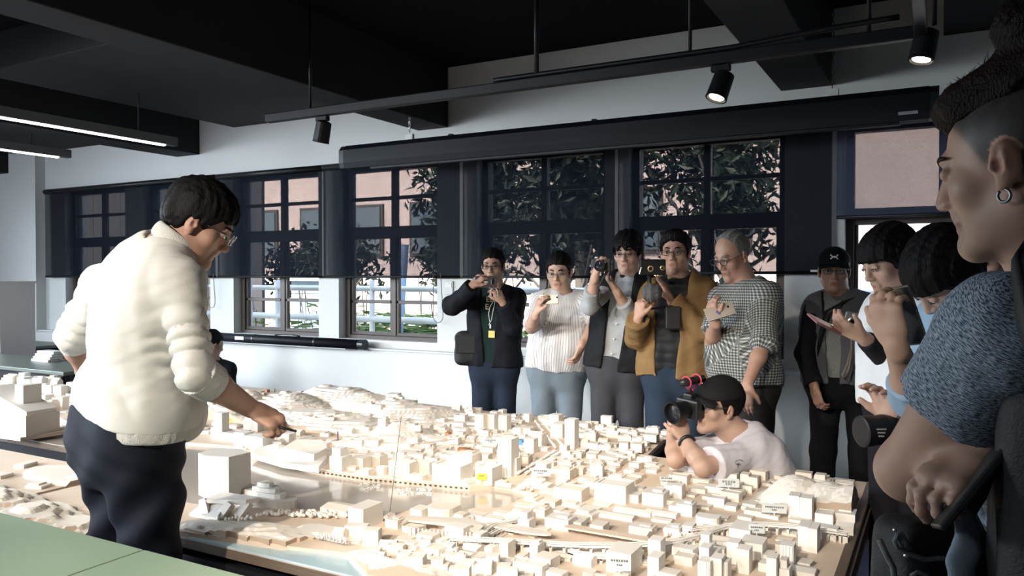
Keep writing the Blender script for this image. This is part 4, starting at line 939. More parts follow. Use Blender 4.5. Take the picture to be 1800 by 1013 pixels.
def person(label, group=None, skin=0, head=None, hs=1.0, hf=(0, 0, 1), hup=None, NB=None, PV=None, tf=(0, 0, 1), A=None, B=None, wide=1.0, deep=1.0, belly=0.0, h=.005, hair=None, legs=None, stub=None, glasses=None, eyes=True, brow=True, look=None, arms=1.0, bend=(0, 0, 0), mouth=0, faceplump=0.0):
    p = Person(); p.hc = np.asarray(head); p.NB = np.asarray(NB); p.PV = np.asarray(PV); p.tf = nrm(tf)
    ax = nrm(p.NB-p.PV); p.ax = ax; p.tf = nrm(p.tf-ax*(p.tf@ax)); p.side = np.cross(ax, p.tf)   # side: towards the person's left
    p.sp = lambda t: p.PV+(p.NB-p.PV)*t+np.asarray(bend)*4*max(0, t)*(1-t)
    p.wide, p.deep, p.belly, p.A, p.B = wide, deep, belly, A, B
    base = np.array([p.PV[0], p.PV[1], 0.0]); root = thing('person', label, 'person', tuple(base), group); p.root = root
    F = Field()
    R = frame_of(hf, (0, 0, 1) if hup is None else hup); p.R = R; p.hs = hs
    H = lambda x, y, z: p.hc+R@np.array([x, y, z])*hs; p.H = H
    s = hs
    F.ell(H(0, -.012, .036), np.array([.074, .094, .088])*s, R, .02); F.ell(H(0, .028, -.028), np.array([.060+faceplump, .060, .082])*s, R, .02)
    for q in (-1, 1):
        F.cone(H(q*(.046+faceplump), -.005, -.058), H(q*.010, .070, -.100), .019*s, .016*s, .03); F.ell(H(q*.042, .056, -.020), np.array([.023+faceplump*.6, .022, .024])*s, R, .02)
    F.ell(H(0, .076, -.097), .016*s, R, .02)
    F.cone(H(-.026, .079, .030), H(.026, .079, .030), .011*s, .011*s, .014)
    for q in (-1, 1): F.ell(H(q*.031, .098, .010), np.array([.016, .012, .010])*s, R, .012, 's')
    F.cone(H(0, .086, .018), H(0, .104, -.026), .0075*s, .0115*s, .012)
    for q in (-1, 1): F.ell(H(q*.0125, .094, -.030), np.array([.0085, .011, .008])*s, R, .006)
    F.ell(H(0, .086, -.050), np.array([.020, .010, .012])*s, R, .012)
    F.cone(H(-.019, .083, -.0605), H(.019, .083, -.0605), .0065*s, .0065*s, .007); F.cone(H(-.015, .082, -.0725), H(.015, .082, -.0725), .0075*s, .0075*s, .006)
    F.cone(H(-.022, .094, -.0665), H(.022, .094, -.0665), .0035*s, .0035*s, .004, mode='s')
    for q in (-1, 1):
        RE = R@np.array([[math.cos(q*.35), math.sin(q*.35), 0], [-math.sin(q*.35), math.cos(q*.35), 0], [0, 0, 1]])
        F.ell(H(q*.079, -.008, -.004), np.array([.009, .019, .031])*s, RE, .008); F.ell(H(q*.090, .000, -.007), np.array([.009, .008, .011])*s, RE, .003, 's'); F.ell(H(q*.0915, -.003, .014), np.array([.0055, .0085, .010])*s, RE, .003, 's'); F.cone(H(q*.0862, -.010, .010), H(q*.0872, -.0095, -.012), .0035*s, .003*s, .003); F.ell(H(q*.0825, .0095, -.007), np.array([.005, .004, .006])*s, RE, .003); F.ell(H(q*.077, -.0, -.031), np.array([.007, .010, .010])*s, RE, .006)
        for q2 in (0,): F.ell(H(q*.031, .080, .009), np.array([.0155, .010, .0105])*s, R, .006)
    nt = p.NB+ax*.0; F.cone(H(0, -.020, -.045), nt, .052*s, .060*s, .03); F.cone(H(0, -.012, -.07), p.NB-ax*.05, .048*s, .07*s, .03)
    for t, hw, r, fo in LEV[3:]:
        c = p.sp(t)+p.tf*(fo-.006); F.cone(c-p.side*(hw*wide-.01), c+p.side*(hw*wide-.01), r*deep-.03, r*deep-.03, .05)
    for a in (A, B):
        if a is None: continue
        S_, E_, W_ = a['S'], a['E'], a['W']; g = a.get('g', arms)
        F.cone(p.sp(.9), S_, .05, .042*g, .04); F.cone(S_, E_, .045*g, .038*g, .03); F.cone(E_, E_+(W_-E_)*.35, .038*g, .039*g, .02); F.cone(E_+(W_-E_)*.35, W_, .039*g, .0255*g, .02)
        if 'hd' in a: hand(F, W_, a['hd'], a['hn'], a['th'], **a.get('hk', {}))
    def tint(V):
        q = (V-p.hc)@R/s; c = np.ones((len(V), 3)); x, y, z = q[:, 0], q[:, 1], q[:, 2]
        lip = np.exp(-(((x/.021)**2)+((z+.0665)/.0115)**2)**2)*(y > .06); c *= 1-lip[:, None]*np.array([.18, .42, .42])
        ear = np.exp(-((np.abs(x)-.082)/.012)**2-((z+.002)/.03)**2-((y+.008)/.02)**2); c *= 1-ear[:, None]*np.array([.0, .14, .12])
        soc = np.exp(-((np.abs(x)-.031)/.018)**2-((z-.012)/.012)**2)*(y > .05); c *= 1-soc[:, None]*np.array([.14, .17, .15])
        if stub is not None: c = stub(q, c)
        return c
    p.body = field_obj('body', F, h, SK[skin], root, tint)
    if eyes:
        for q in (-1, 1):
            e = MB(); n_ = 10; dn = -.001 if look is None else look
            v = H(q*.031, .0885, .0085+dn); e.sphere((0, 0, 0), (.0125*s, .005*s, .0042*s), 12, 6); e.v[0] = e.v[0]@R.T+v
            eo = e.build('eye', EYEW, root, True)
            e = MB().sphere((0, 0, 0), (.0052*s, .003*s, .0045*s), 10, 6); e.v[0] = e.v[0]@R.T+H(q*.031, .0925, .008+dn); e.build('iris', IRIS, eo, True)
            MB().tube([H(q*(.031+a_), .0945-abs(a_)*.28, .0138+dn-22*a_*a_) for a_ in np.linspace(-.0145, .0145, 7)], .0017*s, 6).build('eyelid_line', LASH, root, True)
    if brow:
        for q in (-1, 1): MB().tube([H(q*(.014+.034*a_), .0925-.012*a_*a_*1.6, .0305+.004*math.sin(a_*2.9)) for a_ in np.linspace(0, 1, 7)], [.002*s, .0042*s, .0046*s, .0044*s, .004*s, .003*s, .0015*s], 7, flat=.5).build('eyebrow', HAIR if hair != 'grey' else HAIRG, root, True)
    if glasses:
        g = MB(); st = 1.0
        for q in (-1, 1):
            g.tube([H(q*.0335+.0225*math.cos(a_)*abs(math.cos(a_))**-.35 if abs(math.cos(a_)) > .02 else q*.0335, .108-.006*abs(q*.0335+.02*math.cos(a_))*10*.2, .008+.0165*math.sin(a_)) for a_ in np.linspace(0, 6.283, 25)], glasses[1]*s, 6, cap=False)
            g.tube([H(q*.057, .104, .012), H(q*.074, .06, .012), H(q*.080, .0, .012), H(q*.080, -.015, .004)], glasses[1]*s, 6)
        g.tube([H(-.011, .108, .010), H(0, .111, .013), H(.011, .108, .010)], glasses[1]*s, 6)
        gl = g.build('spectacles', glasses[0], root, True)
        for q in (-1, 1):
            v = [H(q*.0335+.021*math.cos(a_), .1065+dy, .008+.0155*math.sin(a_)) for dy in (0, .001) for a_ in np.linspace(0, 6.283, 17)[:-1]]; mesh_obj('lens', v, [list(range(16)), list(range(16, 32))[::-1]], LENS, gl, loc=base_of(gl))
    if hair and hair != 'none': make_hair(p, hair, h)
    p.legs = legs
    return p
HS = {  # thickness, hairline height from front (y=.1) to nape (y=-.11), fringe raggedness
 'short': (.013, [(-.11, -.065), (-.06, -.062), (-.03, -.03), (-.012, -.005), (.012, -.012), (.028, .02), (.045, .050), (.07, .068), (.11, .072)], .004, []),
 'swept': (.015, [(-.11, -.060), (-.06, -.060), (-.03, -.03), (-.012, -.002), (.012, -.016), (.028, .018), (.045, .046), (.07, .070), (.11, .080)], .004, [((0, .045, .105), (.055, .045, .032))]),
 'shaggy': (.022, [(-.11, -.085), (-.06, -.085), (-.03, -.05), (-.012, -.010), (.012, -.02), (.028, .005), (.045, .030), (.07, .042), (.11, .046)], .016, [((0, -.03, .10), (.075, .08, .05))]),
 'bob': (.024, [(-.11, -.080), (-.06, -.085), (-.035, -.075), (-.02, -.03), (-.008, .012), (.01, .0), (.024, -.018), (.034, .012), (.055, .034), (.11, .040)], .006, [((0, -.05, .06), (.082, .075, .085))]),
 'long': (.028, [(-.14, -.19), (-.06, -.18), (.0, -.15), (.03, -.12), (.055, .02), (.11, .04)], .02, [((.05, -.01, -.09), (.045, .06, .10)), ((-.05, -.01, -.09), (.045, .06, .10)), ((0, -.05, -.08), (.07, .05, .11))]),
 'full': (.017, [(-.12, -.070), (-.06, -.072), (-.035, -.045), (-.018, .010), (.008, .014), (.018, -.012), (.032, -.012), (.044, .022), (.06, .050), (.08, .056), (.12, .058)], .010, [((0, -.02, .070), (.080, .098, .055)), ((0, -.075, .0), (.06, .035, .05))]),
 'grey': (.006, [(-.11, -.060), (-.06, -.058), (-.03, -.03), (-.012, .0), (.012, .0), (.026, .03), (.032, .07), (.038, .13), (.11, .2)], .006, []),
 'capped': (.011, [(-.11, -.062), (-.06, -.06), (-.03, -.03), (-.012, -.002), (.012, -.018), (.028, .02), (.05, .06), (.11, .09)], .003, []),
}
def make_hair(p, kind, h, m=None, name='hair'):
    th, line, rag, extra = HS[kind]; F = Field(); s = p.hs; R = p.R
    F.ell(p.H(0, -.014, .036), (np.array([.075, .095, .088])+th)*s, R, .02)
    for c, r in extra: F.ell(p.H(*c), np.array(r)*s, R, .025)
    ly, lz = zip(*line)
    def cut(P):
        q = (P-p.hc)@R/s; return (np.interp(q[:, 1], ly, lz)+rag*wav(q, 9, 1.3, (1.6, .5, .2))-q[:, 2])*.75*s
    F.func(cut, .004)
    F.func(lambda P: -(np.sqrt((((P-p.hc)@R/s-np.array([0, .03, -.03]))**2/np.array([.057, .062, .078])**2).sum(1))-1)*.05, .003)
    F.disp = lambda P: .0032*wav((P-p.hc)@R/s, 11, 2.0, (2.2, 1.6, .5))+.0016*wav((P-p.hc)@R/s, 34, 4.0, (2, 1.2, .4))
    return field_obj(name, F, max(.0035, h*.8), m or (HAIRG if kind == 'grey' else HAIR), p.root)
def cloth_uv(p):
    "weave directions of the cloth: around and along the trunk, or around and along a sleeve"
    def fn(V):
        q = V-p.PV; x, y, z = q@p.side, q@p.tf, q@p.ax; u = np.arctan2(x, y)*.17; v = z.copy(); dt = np.maximum(np.hypot(x/(1.25*p.wide), y)-.10, 0)
        for a in (p.A, p.B):
            if a is None: continue
            up_ = np.zeros(len(V), bool)
            for s_, e_, o_ in ((a['S'], a['E'], 0), (a['E'], a['W'], .3)):
                ab = e_-s_; L = np.linalg.norm(ab); ab = ab/L; tt = (V-s_)@ab; t = np.clip(tt, 0, L); o = V-s_-t[:, None]*ab; d = np.linalg.norm(o, axis=1)-.035
                e1 = nrm(-CF+ab*(CF@ab)); e2 = np.cross(ab, e1); k = (d < dt) & ((t > .06) | (o_ > 0)) & ((o_ == 0) | ~up_); u = np.where(k, np.arctan2(o@e2, o@e1)*.06, u); v = np.where(k, o_+t, v); dt = np.where(k, d, dt); up_ = k & (tt < L-.02) if o_ == 0 else up_
        if getattr(p, 'uv_arm', None):
            a = p.B; ab = nrm(a['E']-a['S']); o = V-a['S']; e1 = nrm(-CF+ab*(CF@ab)); e2 = np.cross(ab, e1); u = np.arctan2(o@e2, o@e1)*.06; v = o@ab
        return np.stack([u, v, 0*u], 1)
    return fn
def top(p, name, m, off=.014, hem=-.02, sl=(2, 2), cuff=.012, open_=None, collar=None, h=.007, wr=.0045, wsc=3.2, t0=0, cuts=(), dispf=None, shoulder=True, puff=0.0, seed=1.0, parent=None, t1=1.0, extra=None):
    F = Field()
    for i, (t, hw, r, fo) in enumerate(LEV):
        if t < hem-.12 or t > t1: continue
        bl = p.belly*math.exp(-((t-.25)/.22)**2); c = p.sp(t)+p.tf*(fo+bl*.75)
        F.cone(c-p.side*hw*p.wide, c+p.side*hw*p.wide, (r*p.deep+bl*.3)+off-.008, (r*p.deep+bl*.3)+off-.008, .05)
    if shoulder:
        for a in (p.A, p.B):
            if a is not None: F.cone(p.sp(.90), a['S'], .062+off, .050+off, .05)
    if open_:
        for fn in open_: F.func(fn, .006, 'i')
    F.plane(p.sp(hem), -p.ax)
    for a, f in ((p.A, sl[0]), (p.B, sl[1])):
        if a is None or f <= 0: continue
        S_, E_, W_ = a['S'], a['E'], a['W']; g = a.get('g', 1.0)
        e1 = S_+(E_-S_)*min(1, f); F.cone(S_, e1, .050*g+off, .044*g+off+cuff*.3*(f <= 1), .035, flatb=f < 1)
        if f > 1:
            e2 = E_+(W_-E_)*(f-1); F.cone(E_, e2, .044*g+off, (.044-.014*(f-1))*g+off+cuff*.4, .03, flatb=True)
    for c in cuts: F.func(c, .004, 'i')
    if extra: extra(F)
    def neckhole(P):
        q = P-p.NB; z = q@p.ax; rad = np.sqrt(np.maximum((q*q).sum(1)-z*z, 0)); return np.minimum(.066-rad, z+.03)
    F.func(neckhole, .004)
    if collar: F.ring(p.NB+p.ax*.012+p.tf*.012, nrm(p.ax+p.tf*.35), .066, .0085, collar, .01)
    def disp(P):
        n_ = wr*wav(P, wsc, seed)+wr*.55*wav(P, wsc*2.6, seed+2, (1.2, 1.2, .7))
        if puff: n_ = n_-puff*np.abs(np.sin((P-p.PV)@p.ax*2*math.pi/.055*.5))
        return n_
    F.disp = dispf or disp
    return field_obj(name, F, h, m, parent or p.root, cuv=cloth_uv(p))
def trousers(p, m, name='trousers', waist=.10, off=.012, h=.009, shoes=None, floor=0.0, seed=2.0, wr=.004, leg=1.0, stance=.0):
    F = Field()
    for t, hw, r, fo in LEV[:4]:
        if t > waist+.2: continue
        bl = p.belly*.7*math.exp(-((t-.25)/.22)**2); c = p.sp(t)+p.tf*(fo+bl*.5); F.cone(c-p.side*hw*p.wide, c+p.side*hw*p.wide, r*p.deep+bl*.4+off-.012, r*p.deep+bl*.4+off-.012, .06)
    F.plane(p.sp(waist), p.ax)
    for q, nm in ((1, 'L'), (-1, 'R')):
        hip = p.PV+p.side*q*.085*p.wide-np.array([0, 0, .06])
        if p.legs and nm in p.legs: kn, an = p.legs[nm]
        else:
            an = np.array([hip[0], hip[1], floor+.09])+p.side*q*(.015+stance); kn = (hip+an)/2+p.tf*.015
        F.cone(hip, kn, .092*leg, .066*leg+off*.5, .035); F.cone(kn, an, .066*leg+off*.5, .056*leg+off, .03, flatb=True)
        if shoes is not None and nm not in (p.legs or {}):
            sh = MB(); fx = p.tf*[1, 1, 0]; fx = nrm(fx); sx = np.cross((0, 0, 1), fx); RR = np.stack([sx, fx, np.array([0, 0, 1.])], 1); c0 = np.array([an[0], an[1], floor])
            FS = Field(); FS.cone(c0+fx*-.045+(0, 0, .045), c0+fx*.12+(0, 0, .035), .042, .036, .03, squash=(np.array([0, 0, 1.]), .9)); FS.cone(c0+(0, 0, .10), c0+(0, 0, .04), .045, .05, .03); FS.ell(c0+fx*.17+(0, 0, .030), (.046, .06, .034), RR, .03); FS.plane(c0+(0, 0, .012), (0, 0, -1)); 
            so = field_obj('shoe', FS, .008, shoes[0], p.root)
            ol = [(-.04, -.09), (.04, -.09), (.05, .05), (.05, .15), (.03, .225), (-.03, .225), (-.05, .15), (-.05, .05)]; MB().prism([tuple((c0+RR@np.array([a_, b_, 0]))[:2]) for a_, b_ in ol], floor+.001, floor+.016).build('sole', shoes[1], so)
    F.disp = lambda P: wr*wav(P, 3.0, seed, (1, 1, .55))+wr*.5*wav(P, 8, seed+1, (1, 1, .6))
    return field_obj(name, F, h, m, p.root)
def arm(S, E, W_, hd, hn, th, **k):
    d = dict(S=np.asarray(S), E=np.asarray(E), W=np.asarray(W_), hd=np.asarray(hd), hn=np.asarray(hn), th=th); hk = {}
    for a_, b_ in k.items():
        if a_ == 'g': d['g'] = b_
        else: hk[a_] = b_
    d['hk'] = hk; return d
def front_open(p, x0, w, fw=0.0, slant=0.0):
    "takes away the strip of a jacket between its two front edges"
    def fn(P):
        q = P-p.PV; y = q@p.tf; x = q@p.side-x0; z = q@p.ax
        return np.minimum(w+slant*z-np.abs(x), y-fw)
    return fn
BLKSHOE = (mat('black_shoe', (.012, .012, .014), .4), mat('dark_sole', (.03, .03, .03), .6)); GRYSHOE = (mat('grey_trainer', (.16, .17, .20), .6), mat('pale_sole', (.35, .34, .34), .6))
WATCHERS = 'visitors standing along the window wall'

# ---- man photographing with a black phone, dark open jacket
d = 5.75; S1_, S2_ = W(834, 522, d), W(908, 524, d)
EA = reach(S1_, 795, 538, .29); WA = reach(EA, 829, 503, .24); EB = reach(S2_, 901, 574, .29); WB = reach(EB, 884, 533, .22)
ph1 = (W(854, 497, (WA-CO)@CF)); 
P1 = person('man in open dark jacket holding up a black phone sideways, leftmost of the standing visitors', WATCHERS, 0, W(867, 468, d), 1.0, dirv(-.22, -.14, 1), NB=W(871, 513, d), PV=W(869, 641, d), tf=dirv(-.15, 0, 1), wide=.95, hair='short', glasses=(GLASSF, .0022), look=-.0015,
  A=arm(S1_, EA, WA, W(842, 490, (WA-CO)@CF)-WA, dirv(.5, -.2, -.6), -1, curl=.75), B=arm(S2_, EB, WB, W(872, 509, (WB-CO)@CF)-WB, dirv(-.6, .4, -.4), 1, curl=.7))
top(P1, 'tee_shirt', cloth('dark_green_tee', (.012, .028, .026)), .004, -.05, (.3, .3), collar=1.3)
jk = cloth('black_navy_jacket', (.008, .009, .013), rough=.8)
top(P1, 'jacket', jk, .020, -.02, (2, 2), open_=[front_open(P1, -.025, .026, .02, .09)], collar=2.5, seed=3)
trousers(P1, cloth('dark_indigo_denim', (.016, .024, .042)), waist=.05, shoes=BLKSHOE)
# ---- man in striped shirt
d = 5.3; S1_, S2_ = W(951, 530, d), W(1027, 528, d)
EA = reach(S1_, 934, 576, .29); WA = reach(EA, 942, 553, .23); EB = reach(S2_, 1049, 566, .27); WB = reach(EB, 1022, 608, .22, -1)
def stripes(a_, b_, fr, du, ax_):
    return lambda nt, tc, col: mixcol(nt, axis_wave(nt, tc, ax_, fr, du), a_, b_)
P2 = person('man in white striped short-sleeved shirt with one hand on his hip', WATCHERS, 1, W(983, 478, d), 1.02, dirv(-.30, -.28, 1), NB=W(990, 521, d), PV=W(979, 648, d), tf=dirv(-.22, 0, 1), wide=1.02, belly=.05, hair='short', glasses=(mat('thin_metal_frame', (.18, .17, .16), .3, metal=1), .0014), look=-.002, faceplump=.006,
  A=arm(S1_, EA, WA, W(944, 540, (WA-CO)@CF)-WA+dirv(.2, .6, .3)*.05, dirv(.8, 0, -.3), -1, curl=.55), B=arm(S2_, EB, WB, dirv(-.4, -1, .1), dirv(-.8, .2, -.5), 1, curl=.5))
st_ax = (1, 0, 0)
top(P2, 'shirt', cloth('white_striped_shirt', (.55, .54, .53), pattern=stripes((.60, .60, .60), (.30, .28, .32), 62, .22, st_ax)), .014, -.02, (.95, .98), collar=1.8, wr=.006, seed=5)
trousers(P2, cloth('washed_blue_denim', (.16, .20, .235), var=.2, vscale=5), waist=.08, shoes=GRYSHOE, leg=1.05)
# ---- man with the camera, black vest
d = 4.9; S1_, S2_ = W(1068, 508, d), W(1146, 510, d)
EA = reach(S1_, 1038, 538, .28); WA = reach(EA, 1046, 487, .24); EB = reach(S2_, 1112, 562, .29); WB = reach(EB, 1084, 512, .24)
P3 = person('shaggy-haired man in black vest aiming a black camera to his side', WATCHERS, 1, W(1103, 446, d), 1.0, dirv(-.42, -.17, 1), NB=W(1108, 490, d), PV=W(1085, 640, d), tf=dirv(-.25, 0, 1), wide=1.0, hair='shaggy', glasses=(GLASSF, .0013), look=-.002,
  A=arm(S1_, EA, WA, W(1049, 462, (WA-CO)@CF)-WA, dirv(.9, -.1, -.2), -1, curl=.8), B=arm(S2_, EB, WB, W(1068, 490, (WB-CO)@CF)-WB, dirv(-.4, .9, .0), 1, curl=.25, spread=.5))
gs = cloth('pale_grey_shirt', (.30, .32, .34))
top(P3, 'shirt', gs, .006, -.02, (1.55, 1.6), collar=1.8, wr=.005, cuff=.02)
MBt = MB()
for k in range(4): q = P3.sp(.12+.17*k)+P3.tf*.133+P3.side*(-.03); MBt.sphere(q, (.006, .006, .006), 8, 5)
tag(MBt.build('shirt_buttons', M['whiteplastic'], P3.root, True), kind='stuff')
top(P3, 'vest', cloth('black_quilted_vest', (.006, .007, .009), rough=.7), .024, -.07, (0, 0), open_=[front_open(P3, -.035, .052, -.02, .015)], collar=2.0, seed=7)
trousers(P3, cloth('charcoal_trousers', (.040, .042, .050)), waist=.08, shoes=BLKSHOE)
# ---- man in the tan jacket filming
d = 4.62; S1_, S2_ = W(1150, 515, d), W(1236, 512, d)
EA = reach(S1_, 1122, 592, .28); WA = reach(EA, 1122, 560, .22); EB = reach(S2_, 1236, 582, .29); WB = reach(EB, 1176, 527, .24)
P4 = person('man in tan jacket filming with a small camera, one palm raised', WATCHERS, 2, W(1187, 444, d), 1.02, dirv(-.42, -.12, 1), NB=W(1196, 494, d), PV=W(1189, 652, d), tf=dirv(-.28, 0, 1), wide=1.06, deep=1.05, belly=.03, hair='swept', glasses=(GLASSF, .0017), faceplump=.006,
  A=arm(S1_, EA, WA, dirv(.1, 1, .2), dirv(.7, 0, -.5), -1, curl=1.0), B=arm(S2_, EB, WB, W(1166, 497, (WB-CO)@CF)-WB, dirv(-.85, .0, -.4), 1, curl=.10, spread=.35, s=1.06))
top(P4, 'puffer_vest', cloth('dark_grey_puffer', (.016, .018, .021), rough=.55), .002, -.02, (0, 0), puff=.005, collar=2.4, seed=3)
tanj = cloth('tan_cotton_jacket', (.185, .115, .050), rough=.8, var=.12, vscale=6)
top(P4, 'jacket', tanj, .026, -.06, (1.95, 1.95), open_=[front_open(P4, -.045, .058, 0, .07)], collar=2.6, seed=9, wr=.007, cuff=.02)
trousers(P4, cloth('dark_blue_denim', (.018, .030, .050)), waist=.08, shoes=BLKSHOE, leg=1.08)
# ---- balding man in the check shirt
d = 4.25; S1_, S2_ = W(1270, 525, d+.14), W(1346, 520, d-.12)
EB = reach(S2_, 1343, 604, .29, -1); WB = reach(EB, 1314, 676, .25, -1); EA = W(1252, 602, d+.02); WA = W(1258, 566, d-.20)
def checks(p_, c0, c1, c2, fr):
    def fn(nt, tc, col):
        a_ = axis_wave(nt, tc, (1, 0, 0), fr, .42); b_ = axis_wave(nt, tc, (0, 1, 0), fr, .42)
        return mixcol(nt, b_, mixcol(nt, a_, c0, c1), mixcol(nt, a_, c1, c2))
    return fn
def stubgrey(q, c): 
    return c
P5 = person('balding grey-haired man in black and white check shirt looking down, phone in hand', WATCHERS, 2, W(1287, 450, d), 1.04, dirv(-.80, -.42, .50), NB=W(1313, 505, d), PV=W(1312, 664, d), tf=dirv(-.78, 0, .62), wide=.84, deep=1.02, belly=.06, hair='grey', glasses=(GLASSF, .0017), look=-.003,
  A=arm(S1_, EA, WA, W(1252, 545, (WA-CO)@CF)-WA, dirv(.8, .2, -.4), -1, curl=.7), B=arm(S2_, EB, WB, dirv(-.15, -1, .15), dirv(.6, 0, -.6), 1, curl=.35))
top(P5, 'check_shirt', cloth('check_shirt_cloth', (.3, .3, .3), pattern=checks(P5, (.055, .06, .055), (.16, .17, .165), (.46, .46, .44), 66)), .018, -.04, (.75, 1.06), collar=2.0, seed=4, wr=.006, cuff=.04)
MB().tube([P5.sp(-.04)+P5.tf*.16*math.cos(a_)+P5.side*.20*math.sin(a_) for a_ in np.linspace(0, 6.28, 30)], .016, 8, flat=.4).build('belt', mat('black_leather', (.012, .011, .010), .4), P5.root, True)
trousers(P5, cloth('brown_black_trousers', (.022, .020, .017)), waist=.0, shoes=BLKSHOE, leg=1.08, off=.016)
# ---- man with the cap and grey vest
d = 4.62; S1_, S2_ = W(1434, 540, d), W(1534, 540, d)
EA = reach(S1_, 1414, 622, .29); WA = reach(EA, 1432, 682, .22); EB = reach(S2_, 1544, 622, .29); WB = reach(EB, 1516, 588, .24)
P6 = person('man in black cap and grey vest holding a small silver camera', WATCHERS, 2, W(1466, 476, d), 1.04, dirv(-.40, -.12, 1), NB=W(1478, 527, d), PV=W(1482, 664, d), tf=dirv(-.35, 0, 1), wide=1.12, deep=1.08, belly=.02, hair='capped', glasses=(GLASSF, .0016), faceplump=.006,
  A=arm(S1_, EA, WA, dirv(.25, -1, .1), dirv(.9, 0, -.3), -1, curl=.5), B=arm(S2_, EB, WB, W(1500, 574, (WB-CO)@CF)-WB, dirv(-.5, .5, -.3), 1, curl=.7))
top(P6, 'shirt', cloth('grey_speckled_shirt', (.26, .28, .28), var=.5, vscale=160), .004, -.03, (.9, .9), collar=1.5, wr=.003)
top(P6, 'dark_sleeves', cloth('black_sleeve', (.014, .015, .018)), .010, -.03, (1.9, 0), open_=[front_open(P6, -.05, .05, -.2, .0)], seed=5)
top(P6, 'grey_vest', cloth('grey_fleece_vest', (.14, .145, .16)), .022, -.05, (0, 0), open_=[front_open(P6, -.055, .030, .0, .05)], collar=4.0, seed=6)
F = Field(); F.ell(P6.H(0, -.012, .045), np.array([.088, .106, .092])*1.04, P6.R); F.func(lambda P: (.050+.012*np.clip(-((P-P6.hc)@P6.R)[:, 1]/.1, -1, 1)-((P-P6.hc)@P6.R)[:, 2]), .004)
cp_ = field_obj('cap', F, .006, cloth('black_cap_cloth', (.012, .013, .016)), P6.root)
def brim(p, dz, L_, m_, w=.078, cap=None, tip=-.018):
    v = []; 
    for k in range(11):
        x = -1+.2*k
        for f_ in (0, 1): yy = .060+(L_*(1-.75*x*x) if f_ else .02*(1-abs(x))); v.append(p.H(x*w*(1-.0*f_), yy, dz-.018*x*x+f_*tip))
    v = np.array(v); v2 = v+p.R[:, 2]*.005; n_ = len(v)
    f = [[2*k, 2*k+1, 2*k+3, 2*k+2] for k in range(10)]+[[n_+2*k, n_+2*k+2, n_+2*k+3, n_+2*k+1] for k in range(10)]+[[2*k+1, n_+2*k+1, n_+2*k+3, 2*k+3] for k in range(10)]+[[2*k, 2*k+2, n_+2*k+2, n_+2*k] for k in range(10)]+[[0, n_, n_+1, 1], [20, 21, n_+21, n_+20]]
    return mesh_obj('brim', np.vstack([v, v2]), f, m_, cap, True, base_of(cap))
brim(P6, .050, .062, bpy.data.materials['black_cap_cloth'], cap=cp_)
mb = MB()   # two bowed strokes joined in the middle
C_ = lambda x, z: P6.H(x, .100-.0*z+-(abs(x)**2)*6+.006, .088+z)
for q in (1, -1): mb.tube([C_(-.021, .010*q), C_(-.012, .0035*q), C_(0, .0015*q), C_(.012, .0035*q), C_(.021, .010*q)], [.0018, .003, .0036, .003, .0018], 6)
for q in (-1, 1): mb.tube([C_(q*.021, .010), C_(q*.013, .011)], .0028, 6); mb.tube([C_(q*.021, -.010), C_(q*.013, -.011)], .0028, 6)
mb.build('cap_emblem', M['white'], cp_, True)
mb = MB(); q = P6.sp(.60)+P6.tf*.145+P6.side*.085; mb.tube([q+P6.side*.022+P6.ax*.008, q-P6.ax*.004, q-P6.side*.012-P6.ax*.004, q-P6.side*.014+P6.ax*.004], [.001, .0035, .0025, .001], 6); mb.build('chest_emblem', M['ink'], P6.root, True)
trousers(P6, cloth('black_trousers', (.010, .010, .013)), waist=.06, shoes=(mat('dark_red_trainer', (.05, .015, .018), .5), mat('grey_sole', (.12, .13, .15), .6)), leg=1.02)
# ---- crouching photographer
d = 3.56; S1_, S2_ = W(1256, 792, d+.08), W(1322, 797, d-.10)
EB = reach(S2_, 1236, 822, .28); WB = reach(EB, 1203, 772, .22, 1); EA = reach(S1_, 1188, 808, .27); WA = reach(EA, 1181, 765, .20, 1)
legK = {'L': (np.array([-.92, 3.74, .08]), np.array([-.62, 4.1, .06])), 'R': (np.array([-1.12, 3.95, .08]), np.array([-.72, 4.04, .06]))}
P7 = person('crouching photographer in white tee and black cap aiming a camera with a red-strapped microphone', None, 1, W(1263, 714, d), 1.04, dirv(-.93, .02, .34), hup=dirv(.30, 1, 0), NB=W(1302, 768, d), PV=W(1368, 905, d+.12), tf=dirv(-.9, 0, .35), wide=.95, deep=1.0, hair='capped', glasses=(GLASSF, .0024), legs=legK, h=.0045,
  A=arm(S1_, EA, WA, W(1180, 738, (WA-CO)@CF)-WA, dirv(.6, .3, .3), -1, curl=.5), B=arm(S2_, EB, WB, W(1193, 735, (WB-CO)@CF)-WB, dirv(-.3, .4, -.8), 1, curl=.55))
top(P7, 'tee_shirt', cloth('white_tee', (.55, .53, .57)), .018, -.02, (.72, .8), collar=1.2, seed=8, wr=.006, cuff=.05, h=.006)
q0 = P7.B['S']*.42+P7.B['E']*.58; dx_ = nrm(P7.B['E']-P7.B['S']); nn_ = nrm(-CF-dx_*(-CF@dx_)); up_ = np.cross(nn_, dx_); mb = MB()
T_ = lambda x, z: q0+nn_*(.074-10*x*x)+nrm(CR+np.array([0, 0, .12]))*x*1.15+np.array([0, 0, 1.15])*z
for sh in ([(-.03, .006), (-.034, 0), (-.03, -.006), (-.024, -.006)], [(-.018, .01), (-.018, -.006)], [(-.010, .0), (-.014, -.004), (-.008, -.006), (-.006, .0), (-.005, -.006)], [(.002, .001), (.004, -.006), (.010, .002), (.006, -.014)]): mb.tube([T_(*c) for c in sh], .0012, 5)
mb.tube([T_(.012+.016*math.cos(a_), .004+.009*math.sin(a_)) for a_ in np.linspace(0, 5.2, 14)], .001, 5); tag(mb.build('sleeve_print', M['ink'], P7.root, True), kind='stuff')
